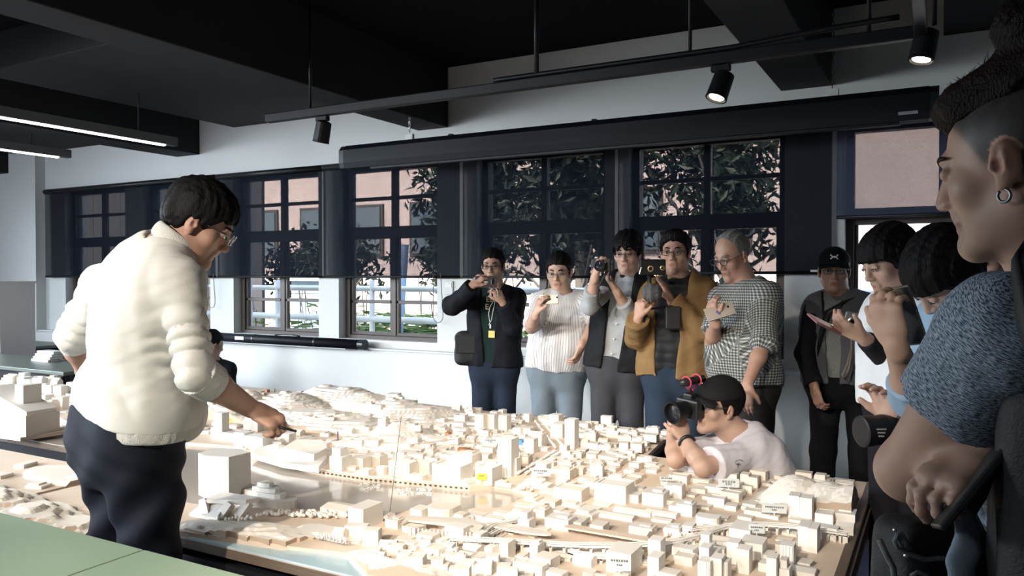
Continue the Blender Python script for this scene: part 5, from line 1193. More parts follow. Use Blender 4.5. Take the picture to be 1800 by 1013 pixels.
F = Field(); F.ell(P7.H(0, -.012, .045), np.array([.087, .105, .094])*1.04, P7.R); F.func(lambda P: (.048+.014*np.clip(-((P-P7.hc)@P7.R)[:, 1]/.1, -1, 1)-((P-P7.hc)@P7.R)[:, 2]), .004)
cp_ = field_obj('cap', F, .005, cloth('black_cap_fabric', (.010, .010, .011)), P7.root); brim(P7, .048, .070, bpy.data.materials['black_cap_fabric'], cap=cp_, tip=-.022)
q = P7.H(.085, .04, .085); MB().box(q, (.03, .004, .006), P7.R).build('cap_mark', M['white'], cp_)
trousers(P7, cloth('dark_grey_trousers', (.03, .03, .034)), waist=.12, leg=.95)
mb = MB(); wv = nrm(P7.B['W']-P7.B['E']); q = P7.B['W']-wv*.03
mb.tube([q+wv*.0+.033*(np.cross(wv, CR)*math.cos(a_)+np.cross(wv, np.cross(wv, CR))*math.sin(a_)) for a_ in np.linspace(0, 6.283, 20)], .009, 7, cap=False); mb.build('wrist_band', M['blackplastic'], P7.root, True)
# ---- woman in white
d = 2.95; S1_, S2_ = W(1592, 548, d+.15), W(1622, 550, d-.14)
EA = reach(S1_, 1570, 640, .28); WA = reach(EA, 1518, 594, .22); EB = reach(S2_, 1640, 640, .27, 1); WB = reach(EB, 1600, 660, .2, 1)
P8 = person('short-haired woman in white shirt looking down at a pink phone', None, 1, W(1562, 462, d), .98, dirv(-.88, -.36, .16), NB=W(1592, 523, d), PV=W(1592, 705, d), tf=dirv(-.92, 0, .25), wide=.82, deep=.92, hair='bob', look=-.004, h=.0045,
  A=arm(S1_, EA, WA, W(1478, 574, (WA-CO)@CF)-WA, dirv(.1, .8, -.5), -1, curl=.45, s=.95), B=arm(S2_, EB, WB, dirv(-1, 0, 0), dirv(0, .6, .6), 1, curl=.6))
top(P8, 'white_shirt', cloth('white_cotton', (.66, .69, .72)), .024, -.05, (1.1, 1.3), collar=2.8, seed=3, wr=.006)
F = Field(); a = P8.A; F.cone(a['E']+(a['W']-a['E'])*.1, a['E']+(a['W']-a['E'])*.92, .050, .036, .02, flata=True, flatb=True); F.disp = lambda P: .002*wav(P, 6)
field_obj('black_arm_sleeve', F, .006, cloth('black_knit', (.012, .012, .015)), P8.root)
trousers(P8, cloth('black_slacks', (.012, .012, .016)), waist=.05, shoes=BLKSHOE, leg=.9)
# ---- person leaning in with a phone, blue cuff
d = 2.25; S1_, S2_ = W(1672, 590, d+.1), W(1720, 590, d-.15)
EB = reach(S2_, 1608, 700, .30); WB = reach(EB, 1575, 606, .24); EA = reach(S1_, 1640, 740, .28, 1); WA = reach(EA, 1568, 745, .22)
P9 = person('dark-haired person bending forward with a phone in a raised hand, pale blue cuff', None, 1, W(1664, 488, d), 1.0, dirv(-.62, -.76, -.05), hup=dirv(-.3, 1, .2), NB=W(1700, 545, d), PV=W(1712, 800, d+.05), tf=dirv(-.8, -.1, .3), wide=.85, hair='bob', h=.0045, look=-.004,
  A=arm(S1_, EA, WA, W(1556, 708, (WA-CO)@CF)-WA, dirv(-.6, .0, .3), -1, curl=.5), B=arm(S2_, EB, WB, W(1557, 545, (WB-CO)@CF)-WB, dirv(.8, .0, -.5), 1, curl=.75, s=1.05))
top(P9, 'blue_shirt', cloth('pale_blue_cotton', (.25, .37, .50)), .014, -.02, (1.2, 1.35), collar=2.0, seed=4, h=.006)
trousers(P9, cloth('navy_trousers', (.015, .018, .03)), waist=.08, shoes=BLKSHOE, leg=.9)
# ---- long-haired woman mostly behind the near man
d = 2.62; S1_, S2_ = W(1735, 560, d+.1), W(1795, 560, d-.1)
P10 = person('long-haired woman mostly hidden behind the bun-haired man, only her cheek showing', None, 1, W(1740, 448, d), .97, dirv(-.75, -.42, .30), NB=W(1768, 512, d), PV=W(1775, 720, d), tf=dirv(-.8, 0, .3), wide=.82, hair='bob', h=.005, look=-.003,
  A=arm(S1_, S1_+np.array([0, 0, -.27]), S1_+np.array([-.03, -.08, -.5]), (0, -.2, -1), (-1, 0, 0), 1), B=arm(S2_, S2_+np.array([0, 0, -.27]), S2_+np.array([.0, -.05, -.5]), (0, 0, -1), (1, 0, 0), -1))
top(P10, 'dark_top', cloth('dark_blue_top', (.02, .025, .04)), .014, -.05, (1.8, 1.8), collar=1.5)
trousers(P10, cloth('dark_slacks', (.014, .014, .018)), waist=.05, shoes=BLKSHOE, leg=.9)
# ---- figure crouching behind the presenter
d = 6.9; S1_, S2_ = W(352, 648, d), W(400, 650, d)
pv = W(362, 720, d+.1); pv[2] = .36
P11 = person('dark-haired person in black crouching by the wall, half hidden behind the presenter', None, 0, W(372, 606, d), 1.0, dirv(.6, -.25, -.6), NB=W(375, 640, d), PV=pv, tf=dirv(.7, 0, -.5), wide=.85, hair='short', h=.007, eyes=False, brow=False,
  legs={'L': (pv+np.array([.30, .05, .05]), np.array([pv[0]+.12, pv[1], .06])), 'R': (pv+np.array([.25, -.15, .05]), np.array([pv[0]+.1, pv[1]-.15, .06]))},
  A=arm(S1_, S1_+np.array([.05, -.1, -.25]), S1_+np.array([.25, -.1, -.3]), (1, 0, .2), (0, 1, 0), 1), B=arm(S2_, S2_+np.array([.08, -.05, -.25]), S2_+np.array([.28, 0, -.24]), (1, 0, .3), (0, 1, 0), -1))
top(P11, 'black_jacket', cloth('black_jacket_cloth', (.010, .011, .014)), .02, -.02, (1.9, 1.9), collar=3)
trousers(P11, cloth('black_jeans', (.012, .013, .018)), waist=.1, leg=.95)
# ---- the presenter
d = 2.48; S1_, S2_ = W(185, 500, d+.10), W(316, 494, 2.35)
EB = W(341, 655, 2.29); WB = reach(EB, 440, 718, .26, 1); EA = reach(S1_, 128, 592, .28, 1); WA = reach(EA, 152, 655, .2, 1)
P0 = person('presenter in cream knit sweater and navy trousers reaching over the relief model', None, 2, W(350, 394, d), 1.04, dirv(.81, -.52, -.20), NB=W(292, 438, d), PV=W(233, 745, d), tf=dirv(.62, 0, -.72), wide=.95, deep=1.02, belly=.03, hair='full', glasses=(mat('silver_frame', (.4, .4, .42), .25, metal=1), .0018), h=.0045, look=-.003, bend=tuple(-dirv(.62, 0, -.72)*.045), faceplump=.006,
  A=arm(S1_, EA, WA, dirv(.6, -.3, -.6), dirv(.3, 0, -.8), -1, curl=.6, g=1.1), B=arm(S2_, EB, WB, W(486, 742, (WB-CO)@CF)-WB, dirv(.0, -.8, -.3), 1, curl=1.0, g=1.18, s=1.08))
swm = cloth('cream_knit', (.57, .565, .54), bump=.25, bscale=420, rough=.9)
def sw_disp(p):
    B_, A_ = p.B, p.A
    def rings(P, a, amp, n_):
        ab = a['E']-a['S']; L2 = ab@ab; q = P-a['S']; t = q@ab/L2; o = q-t[:, None]*ab; r = np.sqrt((o*o).sum(1)); w = np.exp(-np.maximum(0, r-.09)**2/.0009)*np.clip((t-.15)*3, 0, 1)*np.clip((1.25-t)*4, 0, 1)
        ph = n_*t+o@nrm(np.cross(ab, CR))*26+1.6*np.sin(t*9)+.8*wav(P, 3, 5); return amp*w*(1.2-2*np.abs(np.sin(ph*.5))**.95)
    def fn(P):
        z = (P-p.PV)@p.ax
        d0 = .006*wav(P, 2.2, 4, (1, 1, .8))+.0032*wav(P, 5.5, 2, (1, 1, 1.4))+.0014*wav(P, 13, 7, (1, 1, 1.6))
        d0 = d0+rings(P, B_, .0068, 36)+rings(P, A_, .0064, 32)
        sl = (P-p.PV)@nrm(p.ax-p.side*.55+p.tf*.2); d0 = d0+.0045*np.exp(-((z-.12)/.13)**2)*(1-2*np.abs(np.sin(sl*27+1.4*np.sin(((P-p.PV)@p.side)*13)))**.95)
        d0 = d0*np.clip((z-.035)/.09, .12, 1)
        return d0
    return fn
def blouse(F):
    for t, hw in ((.06, .10), (.14, .095)):
        c = P0.sp(t)+P0.tf*.02; F.cone(c-P0.side*hw, c+P0.side*hw, .138, .138, .05)
    F.plane(P0.sp(.055)+P0.ax*0, nrm(-P0.ax+P0.tf*.12))
    F.ell(W(322, 728, 2.56), (.075, .075, .095), None, .05)
    for a, f in ((P0.A, 1.12), (P0.B, 1.10)):
        S_, E_, W_ = a['S'], a['E'], a['W']; F.cone(P0.sp(.88), S_, .075, .066, .04); F.cone(S_, S_+(E_-S_)*.25, .066, .064, .03); F.cone(S_+(E_-S_)*.25, E_, .062, .055, .004); F.cone(E_, E_+(W_-E_)*(f-1+.1), .055, .054, .01, flatb=True)
sw = top(P0, 'sweater', swm, .016, .05, (0, 0), shoulder=False, collar=None, h=.0055, extra=blouse, dispf=sw_disp(P0))
F = Field(); F.ring(W(311, 424, 2.46), dirv(.58, .78, -.16), .070, .011, 2.4); field_obj('ribbed_collar', F, .0045, cloth('cream_rib', (.54, .53, .50), stretch=None, bump=.5, bscale=300), P0.root)
F = Field()
for t, hw in ((.055, .098),):
    c = P0.sp(t)+P0.tf*.02; F.cone(c-P0.side*hw, c+P0.side*hw, .150, .150, .03)
F.plane(P0.sp(.085), nrm(P0.ax-P0.tf*.12)); F.plane(P0.sp(.0), nrm(-P0.ax+P0.tf*.12)); F.disp = lambda P: .0014*np.sin((P@P0.side+.5*(P@P0.tf))*620)+.003*wav(P, 3)
field_obj('ribbed_hem', F, .005, bpy.data.materials['cream_rib'], P0.root)
for a in (P0.B,):
    F = Field(); dd = nrm(a['W']-a['E']); F.cone(a['E']+dd*.012, a['E']+dd*.085, .064, .058, .01, flata=True, flatb=True); F.disp = lambda P: .0013*np.sin((P@CR+.6*P[:, 2])*700); field_obj('ribbed_cuff', F, .005, bpy.data.materials['cream_rib'], P0.root)
def ptrou(p):
    F = Field()
    for t, hw, r in ((-.20, .075, .118), (-.10, .085, .126), (0, .088, .124), (.10, .080, .112)):
        c = p.sp(t)-p.tf*.012; F.cone(c-p.side*hw, c+p.side*hw, r, r, .05)
    F.ell(p.PV-p.tf*.05-np.array([0, 0, .07])+p.side*.055, (.095, .095, .115), None, .05); F.ell(p.PV-p.tf*.05-np.array([0, 0, .07])-p.side*.055, (.095, .095, .115), None, .05)
    F.plane(p.sp(.12), p.ax)
    for q in (1, -1):
        hip = p.PV+p.side*q*.095-np.array([0, 0, .12]); an = np.array([hip[0], hip[1], .09])+p.side*q*.02+p.tf*.01; kn = (hip+an)/2
        F.cone(hip, kn, .105, .085, .03); F.cone(kn, an, .088, .080, .03, flatb=True)
        c0 = np.array([an[0], an[1], 0]); fx = nrm(p.tf*[1, 1, 0]); sx = np.cross((0, 0, 1), fx); RR = np.stack([sx, fx, np.array([0, 0, 1.])], 1)
        FS = Field(); FS.cone(c0-fx*.045+(0, 0, .045), c0+fx*.12+(0, 0, .035), .042, .036, .03); FS.cone(c0+(0, 0, .10), c0+(0, 0, .04), .045, .05, .03); FS.ell(c0+fx*.17+(0, 0, .03), (.046, .06, .034), RR, .03); FS.plane(c0+(0, 0, .004), (0, 0, -1)); field_obj('shoe', FS, .008, BLKSHOE[0], p.root)
    def fn(P):
        z = (P-p.PV)@np.array([0, 0, 1.]); sd = (P-p.PV)@CR
        return .003*wav(P, 3, 2, (1, 1, .5))+.011*np.exp(-((z+.25)/.14)**2)*np.sin((z*1.0-sd*1.1)*34)+.006*np.exp(-((z+.08)/.07)**2)*np.sin((z+sd*.5)*60)
    F.disp = fn
    return field_obj('trousers', F, .007, cloth('navy_trouser_cloth', (.0075, .010, .018), rough=.75, bump=.1), p.root)
ptrou(P0)
# ---- near man with the bun
d = 1.08; S2_ = W(1766, 580, .98); S1_ = W(1985, 560, 1.25)
EB = reach(S2_, 1598, 826, .285, 1); WB = reach(EB, 1745, 812, .22, 1)
WA = W(1738, 800, 1.04); EA = WA+nrm(np.array([.9, .45, -.05]))*.24
def fade(q, c):
    x, y, z = q[:, 0], q[:, 1], q[:, 2]
    ln = np.interp(y, [-.12, -.05, -.02, .0, .02, .035, .05, .065, .09], [-.07, -.06, -.035, .012, -.005, .03, .055, .075, .085])
    k = 1/(1+np.exp(-(z-ln-.004)/.006))*np.clip(1.2*(1/(1+np.exp(-(z-ln-.01)/.012)))+.35, 0, 1)
    st = .5+.5*np.clip(wav(q, 60, 2.0, (1, 1.2, .5)), -1, 1)
    hairc = np.array([.07, .10, .125])+st[:, None]*np.array([.05, .07, .085])
    jaw = np.exp(-((z+.075)/.04)**2)*np.clip((y+.01)/.05, 0, 1)*.22
    c = c*(1-jaw[:, None]*np.array([1, .95, .9])); k = k*np.clip((.0815-np.abs(x))/.003, 0, 1)*np.clip(1-((y+.006)/.022)**4-((z+.002)/.036)**4, 0, 1)*0+k*np.where((((y+.008)/.024)**2+((z+.003)/.036)**2 < 1) & (np.abs(x) > .0705), 0, 1)
    return c*(1-k[:, None])+hairc*k[:, None]
P12 = person('near man with a hair bun and silver earring in grey heather tee, arms folded', None, 0, W(1789, 293, 1.10), 1.0, dirv(-.64, -.20, -.74), NB=W(1882, 512, d+.08), PV=W(1880, 1130, d+.12), tf=dirv(-.85, 0, -.45), wide=1.05, hair=None, h=.0032, stub=fade, eyes=False, glasses=None,
  A=arm(S1_, EA, WA, W(1640, 850, 1.02)-WA, dirv(.45, -.8, -.25), -1, curl=.7, s=.92, thumb=(.6, .5, .5)), B=arm(S2_, EB, WB, dirv(.8, .1, -.6), dirv(.2, .3, -.7), 1, curl=.4, g=1.16))
def tophair(p):
    F = Field(); s = p.hs
    F.ell(p.H(0, .010, .102), np.array([.060, .078, .044])*s, p.R, .02); F.ell(p.H(0, .048, .100), np.array([.050, .030, .026])*s, p.R, .03); F.ell(p.H(0, -.035, .115), np.array([.055, .06, .045])*s, p.R, .03); F.ell(p.H(0, -.045, .185), np.array([.040, .040, .042])*s, p.R, .02)
    F.disp = lambda P: .003*wav((P-p.hc)@p.R, 10, 1, (3, .7, 1.4))+.0016*wav((P-p.hc)@p.R, 34, 3, (2.5, .5, 1.2))
    return field_obj('bun_hair', F, .0035, mat('dark_brown_hair', (.012, .008, .006), .6, bump=.5, bscale=60, stretch=(6, 1, 3), spec=.12), p.root)
bh = tophair(P12)
rs = np.random.RandomState(5); mb = MB()
for k in range(260):
    c, r = ((0, .01, .102), (.060, .078, .044)) if k % 3 else ((0, -.045, .185), (.040, .040, .042))
    n_ = nrm(rs.randn(3)*[1, 1, .8]+[0, 0, .9]); q = np.array(c)+n_*np.array(r)*.97; t_ = nrm(np.cross(n_, rs.randn(3))+np.array([0, -.8, .1])+n_*.35)
    mb.tube([P12.H(*(q)), P12.H(*(q+t_*.014)), P12.H(*(q+t_*.026+n_*.003))], [.0007, .0006, .0002], 3, cap=False)
tag(mb.build('loose_hairs', bpy.data.materials['dark_brown_hair'], bh), kind='stuff')
q = P12.H(-.083, .001, -.048); qq = P12.R@np.array([.25, .9, .2]); 
mb = MB().tube([q+(P12.R@np.array([.25, .97, 0]))*.0085*math.cos(a_)+(P12.R@np.array([0, 0, 1.]))*.0085*math.sin(a_) for a_ in np.linspace(.5*math.pi+.3, 2.5*math.pi-.5, 20)], .0022, 8); mb.build('earring', mat('dark_silver', (.20, .20, .20), .35, metal=.9), P12.root, True)
def heather(nt, tc, col):
    N, L = nt.nodes, nt.links; mp = N.new('ShaderNodeMapping'); at = N.new('ShaderNodeAttribute'); at.attribute_name = 'cuv'; L.new(at.outputs['Vector'], mp.inputs['Vector']); mp.inputs['Scale'].default_value = (150, 760, 1)
    nz = N.new('ShaderNodeTexNoise'); nz.inputs['Scale'].default_value = 1.0; nz.inputs['Detail'].default_value = 2; L.new(mp.outputs[0], nz.inputs['Vector'])
    mr = N.new('ShaderNodeMapRange'); mr.inputs[1].default_value = .42; mr.inputs[2].default_value = .58; L.new(nz.outputs['Fac'], mr.inputs[0])
    return mixcol(nt, mr.outputs[0], (.05, .07, .10), (.33, .39, .45))
hm = cloth('grey_heather_knit', (.2, .22, .25), pattern=heather, bump=.3, bscale=500)
P12.uv_arm = True
top(P12, 'tee_shirt', hm, .012, .12, (.62, .47), collar=1.3, seed=2, wr=.004, h=.005, cuff=.03)
trousers(P12, cloth('black_denim', (.010, .011, .014)), waist=.14, shoes=BLKSHOE)
# ------------------------------------------------------------------ things people hold, wear over the shoulder or carry
def palm(a, f=.085, out=.02): return a['W']+nrm(a['hd'])*f+nrm(a['hn'])*out
def dep(p): return float((np.asarray(p)-CO)@CF)
M['phoneblack'] = mat('black_phone_case', (.012, .012, .013), .45); M['lensglass'] = mat('lens_glass', (.01, .012, .02), .05, coat=.8); M['silver'] = mat('silver_shell', (.52, .52, .50), .35, metal=.6)
M['gold'] = mat('champagne_shell', (.50, .44, .36), .4, metal=.3); M['pinkphone'] = mat('rose_phone_case', (.22, .10, .11), .4); M['bag'] = mat('black_bag_cloth', (.011, .012, .014), .7, bump=.25, bscale=300); M['leather'] = mat('brown_phone_case', (.085, .068, .055), .5)
def phone(c, lx, ly, w, h, m_, label, lens=(.36, .3), th=.009, extra=None, screen=False):
    "lx: long direction, ly: short direction, the back faces lx x ly"
    lx = nrm(lx); ly = nrm(ly-lx*np.dot(ly, lx)); n_ = np.cross(lx, ly); R = np.stack([lx, ly, n_], 1); c = np.asarray(c)
    t = thing('phone', label, 'phone', tuple(c)); MB().box(c, (w, h, th), R, bev=.0035).build('case', m_, t)
    MB().lathe(c+R@np.array([w*lens[0], h*lens[1], th/2]), n_, [(0, .006), (.0015, .006), (.0018, .004)], 14).build('camera_lens', M['lensglass'], t)
    MB().box(c-n_*(th/2+.0003), (w*.93, h*.93, .001), R).build('screen', mat('dark_screen', (.02, .025, .03), .08) if 'dark_screen' not in bpy.data.materials else bpy.data.materials['dark_screen'], t)
    if extra: extra(t, c, R)
    return t
# black phone of the leftmost visitor, and his white earphone cable
c = W(854, 496, (dep(P1.A['W'])+dep(P1.B['W']))/2-.03)
def e1(t, c, R):
    MB().box(c+R@np.array([0, .0, .0052]), (.026, .007, .001), R).build('logo_mark', M['silver'], t)
    MB().box(c+R@np.array([.048, .0, .0052]), (.02, .03, .0015), R, bev=.0005).build('camera_block', M['lensglass'], t)
phone(c, CR, np.array([0, 0, 1.])+CF*.1, .150, .080, M['phoneblack'], 'black phone held sideways by the leftmost visitor', (.34, .28), extra=e1)
q0 = palm(P1.B, .09, .03); mb = MB()
for k in range(3): mb.tube([q0+CR*.02*math.cos(a_)*(1+.2*k)-np.array([0, 0, .03])+np.array([0, 0, .04])*math.sin(a_)-CF*.02*k for a_ in np.linspace(0, 6.28, 18)], .0022, 5)
pt = lambda u, v, dd: W(u, v, dd)
dd = dep(P1.sp(.5))-.17; mb.tube([q0, pt(867, 530, dd), pt(861, 540, dd), pt(859, 552, dd), pt(861, 566, dd)], .0028, 6); mb.tube([q0, pt(870, 532, dd), pt(867, 545, dd), pt(864, 562, dd), pt(859, 572, dd)], .0028, 6)
t = thing('earphone_cable', 'coiled white earphone cable hanging from the leftmost visitor\'s hand', 'cable', tuple(q0)); mb.build('cable', M['whiteplastic'], t, True)
MB().box(pt(862, 574, dd), (.012, .008, .03), bev=.003).build('plug', M['whiteplastic'], t)
# print on his shirt: a yellow block and cream letters
q = P1.sp(.42)+P1.tf*.125; FR = np.stack([-P1.side*-1, P1.ax, P1.tf], 1)
def letters(t_, body, size, org, ex, ez, m_, parent, ext=.001):
    cu = bpy.data.curves.new('print', 'FONT'); cu.body = body; cu.size = size; cu.extrude = ext; cu.align_x = 'CENTER'; o = bpy.data.objects.new('tmp', cu); COL.objects.link(o); bpy.context.view_layer.update()
    me = bpy.data.meshes.new_from_object(o.evaluated_get(bpy.context.evaluated_depsgraph_get())); bpy.data.objects.remove(o)
    ex, ez = nrm(ex), nrm(ez); ny = np.cross(ex, ez); v = np.array([p.co[:] for p in me.vertices]); wv = org+v[:, :1]*ex+v[:, 1:2]*ez+v[:, 2:3]*ny
    return mesh_obj(t_, wv, [list(p.vertices) for p in me.polygons], m_, parent, loc=base_of(parent))
prm = mat('cream_print', (.62, .58, .50), .7); ylp = mat('yellow_print', (.70, .60, .18), .7)
LQ = lambda u, v: W(u, v, dep(P1.sp(.7))-.150)
letters('shirt_print', 'EL', .058, LQ(861, 531), CR, (0, 0, 1), prm, P1.root); letters('shirt_print', 'E', .058, LQ(856, 544), CR, (0, 0, 1), prm, P1.root)
MB().box(P1.sp(.43)+P1.tf*.138, (.045, .006, .05), np.stack([P1.side, P1.tf, P1.ax], 1)).build('shirt_patch', ylp, P1.root)
# shoulder bag
def softbag(label, nm, c, R, half, m_, h=.008, cat='bag', grow=.02):
    t = thing(nm, label, cat, tuple(c)); F = Field(); F.box(c, np.asarray(half)-grow, R, grow, .01); F.disp = lambda P: .006*wav(P, 3.2, 1)+.002*wav(P, 9, 2); field_obj('bag_body', F, h, m_, t); return t
c = W(822, 612, 5.72); Rb = np.stack([CR, -CF, np.array([0, 0, 1.])], 1); Rb[:, 1] = np.cross(Rb[:, 2], Rb[:, 0])
t = softbag('black shoulder bag hanging at the hip of the leftmost visitor', 'shoulder_bag', c, Rb, (.092, .06, .125), M['bag'], grow=.05)
MB().box(c-CF*.066+np.array([0, 0, .03]), (.17, .012, .13), Rb, bev=.006).build('flap', M['bag'], t)
MB().tube([c+np.array([0, 0, .12])+CR*.07, W(846, 575, 5.68), P1.sp(.8)-P1.tf*.16+P1.side*-.09, P1.NB+P1.side*.10-P1.ax*.0-P1.tf*.09], .014, 6, flat=.35).build('shoulder_strap', M['bag'], t, True)
# striped shirt man: phone, backpack
c = palm(P2.A, .10, .03)+CR*.03
def e2(t, c, R):
    for x in (-.042, -.008): MB().box(c+R@np.array([x, .006, .0052]), (.028, .034, .001), R).build('white_sticker', M['white'], t); MB().lathe(c+R@np.array([x, .006, .0058]), R[:, 2], [(0, .009), (.0005, .009), (.0008, .006)], 14).build('sticker_ring', M['ink'], t)
phone(c, CR+np.array([0, 0, .04])-CF*.15, np.array([0, 0, 1.])+CF*.25, .118, .062, M['gold'], 'champagne phone with two white stickers held by the striped shirt man', (.42, .15), extra=e2)
c = P2.sp(.68)-P2.tf*.24; Rb2 = np.stack([P2.side, P2.tf, P2.ax], 1)
t = softbag('dark grey backpack on the back of the striped shirt man', 'backpack', c, Rb2, (.14, .08, .21), M['bag'], cat='backpack')
MB().tube([P2.sp(.95)-P2.tf*.15-P2.side*.115, P2.NB-P2.side*.115+P2.tf*.01+P2.ax*.035, P2.sp(.90)-P2.side*.118+P2.tf*.115, P2.sp(.76)-P2.side*.122+P2.tf*.150, P2.sp(.62)-P2.side*.145+P2.tf*.150, P2.sp(.52)-P2.side*.18+P2.tf*.10], .030, 8, flat=.25).build('shoulder_strap', mat('grey_webbing', (.085, .08, .08), .8), t, True)
# the vest man's camera
ca = (dep(P3.A['W'])+dep(P3.B['W']))/2-.05; c = W(1058, 466, ca); lf_ = dirv(-.35, -.08, 1); R = frame_of(lf_, (0, 0, 1))
t = thing('camera', 'black camera held up by the man in the black vest', 'camera', tuple(c)); MB().box(c, (.118, .045, .075), R, bev=.008).build('camera_body', M['blackplastic'], t)
MB().lathe(c+lf_*.02, lf_, [(0, .031), (.02, .033), (.045, .033), (.047, .027), (.04, .024)], 22).build('lens_barrel', M['blackmetal'], t); MB().lathe(c+lf_*.058, lf_, [(0, .024), (.004, .02), (.006, .008)], 18).build('lens_glass', M['lensglass'], t)
MB().box(c+R@np.array([.03, 0, .043]), (.02, .02, .012), R, bev=.003).build('dial', M['steel'], t)
MB().tube([c+R@np.array([-.058, 0, .01]), W(1051, 505, ca), W(1050, 530, ca+.05), W(1058, 545, ca+.1)], .008, 6, flat=.3).build('neck_strap', M['bag'], t, True)
c = P3.sp(.62)-P3.tf*.23; t = softbag('black shoulder bag behind the hip of the man in the black vest', 'shoulder_bag', W(1046, 640, 5.0), Rb, (.045, .06, .11), M['bag'])
MB().tube([W(1046, 606, 5.0), W(1044, 570, 5.06), P3.sp(.85)-P3.tf*.15, P3.NB+P3.side*.08-P3.tf*.09], .012, 6, flat=.35).build('shoulder_strap', M['bag'], t, True)
# tan jacket man's camera with a furry microphone
cd_ = dep(P4.A['W'])-.05; c = W(1147, 470, cd_); lf_ = dirv(-.12, -.02, 1); R = frame_of(lf_, (0, 0, 1))
t = thing('camera', 'dark video camera with furry grey microphone held by the man in tan', 'camera', tuple(c)); MB().box(c, (.142, .05, .088), R, bev=.007).build('camera_body', M['blackmetal'], t)
for x, z, r_ in ((.012, -.008, .017), (-.052, -.004, .013)): MB().lathe(c+R@np.array([x, .024, z]), lf_, [(0, r_), (.006, r_), (.007, r_*.72), (.003, r_*.7)], 18).build('lens_ring', mat('brass_ring', (.50, .38, .18), .35, metal=.8) if 'brass_ring' not in bpy.data.materials else bpy.data.materials['brass_ring'], t); MB().lathe(c+R@np.array([x, .026, z]), lf_, [(0, r_*.7), (.002, r_*.5)], 14).build('lens_glass', M['lensglass'], t)
MB().tube([c+R@np.array([.062, .03, .0]), c+R@np.array([.068, .033, -.018]), c+R@np.array([.073, .033, -.038])], .0045, 6).build('clip', M['silver'], t)
q = W(1146, 515, cd_-.03); F = Field(); F.ell(q, (.056, .056, .052)); F.disp = lambda P: .003*wav(P, 22, 1)+.002*wav(P, 50, 3); field_obj('furry_microphone', F, .005, mat('grey_fur', (.075, .075, .078), .95, bump=.8, bscale=160), t)
g0 = palm(P4.A, .05, .03); MB().tube([c+R@np.array([.02, 0, -.04]), q+CF*.045, g0+(0, 0, .04), g0-(0, 0, .10)], [.012, .012, .015, .016], 10).build('hand_grip', M['blackplastic'], t, True)
c2 = P4.sp(.60)+P4.tf*.215-CR*.02; MB().box(c2, (.085, .05, .13), R, bev=.008).build('battery_box', M['blackplastic'], t); MB().tube([c2+(0, 0, .065), g0], .006, 6).build('rig_bar', M['blackmetal'], t)
# check shirt man's phone
c = W(1265, 548, dep(palm(P5.A, .08, .02))-.045)
def e5(t, c, R):
    MB().box(c+R@np.array([0, 0, .0049]), (.15, .072, .001), R, bev=.0003).build('back_panel', M['gold'], t)
    mb = MB()
    for k, (x, y) in enumerate(((-.012, .0), (-.004, .006), (.004, .0), (-.006, -.010))): mb.lathe(c+R@np.array([x, y, .0055]), R[:, 2], [(0, .0085), (.0006, .0075)], 10)
    tag(mb.build('sticker', mat('violet_sticker', (.12, .11, .30), .5), t), kind='stuff')
phone(c, CR+np.array([0, 0, .30]), np.array([0, 0, 1.])+CF*.45, .142, .074, M['phoneblack'], 'champagne phone with violet sticker held by the balding man', (.34, .15), extra=e5)
# cap man's silver camera with its wrist loop, and sling bag
c = palm(P6.B, .05, .035)+(0, 0, .045); c = W(1499, 563, dep(c)-.03); lf_ = dirv(-.25, -.1, 1); R = frame_of(lf_, dirv(.25, 1, 0))
t = thing('camera', 'small silver compact camera with a wrist loop held by the cap man', 'camera', tuple(c)); MB().box(c, (.098, .026, .085), R, bev=.007).build('camera_body', M['silver'], t); MB().lathe(c+lf_*.012-R[:, 2]*.012, lf_, [(0, .031), (.012, .031), (.014, .025)], 22).build('lens_ring', M['steel'], t); MB().lathe(c+lf_*.025-R[:, 2]*.012, lf_, [(0, .024), (.003, .012)], 18).build('lens_glass', M['lensglass'], t)
q = dep(c); MB().tube([W(1497, 585, q), W(1496, 620, q), W(1492, 648, q), W(1484, 668, q), W(1480, 660, q), W(1489, 640, q), W(1495, 615, q)], .006, 6, flat=.5).build('wrist_loop', mat('grey_cord_loop', (.30, .28, .26), .8), t, True)
t = softbag('black sling bag at the hip of the cap man', 'sling_bag', W(1436, 655, 4.66), Rb, (.05, .06, .09), M['bag'])
MB().tube([W(1436, 630, 4.55), W(1441, 590, 4.47), W(1452, 548, 4.47), P6.NB-P6.tf*-.06+P6.side*.07+P6.ax*.02, P6.NB+P6.side*.09-P6.tf*.1], .022, 7, flat=.25).build('shoulder_strap', M['bag'], t, True)
# croucher's camera
cd_ = dep(P7.B['W'])-.02; c = W(1214, 717, cd_+.03); lf_ = dirv(-.80, -.10, .60); R = frame_of(lf_, dirv(.1, 1, 0))
t = thing('camera', 'black camera with wide lens and red-strapped microphone aimed by the crouching man', 'camera', tuple(c)); MB().box(c, (.125, .06, .09), R, bev=.01).build('camera_body', M['blackplastic'], t); MB().box(c+R[:, 2]*.055, (.05, .05, .03), R, bev=.008).build('prism_hump', M['blackplastic'], t)
MB().lathe(c+lf_*.02, lf_, [(0, .036), (.03, .038), (.075, .040), (.078, .046), (.105, .049), (.105, .045), (.085, .041)], 26).build('lens_barrel', M['blackmetal'], t); MB().lathe(c+lf_*.10, lf_, [(0, .041), (.006, .03), (.009, .01)], 22).build('lens_glass', M['lensglass'], t)
a_, b_ = c+R[:, 2]*.125+lf_*.06, c+R[:, 2]*.120-lf_*.09; MB().tube([a_, a_*.5+b_*.5, b_], [.017, .018, .017], 12).build('microphone', M['blackplastic'], t, True)
rm = mat('red_shock_mount', (.45, .04, .07), .5)
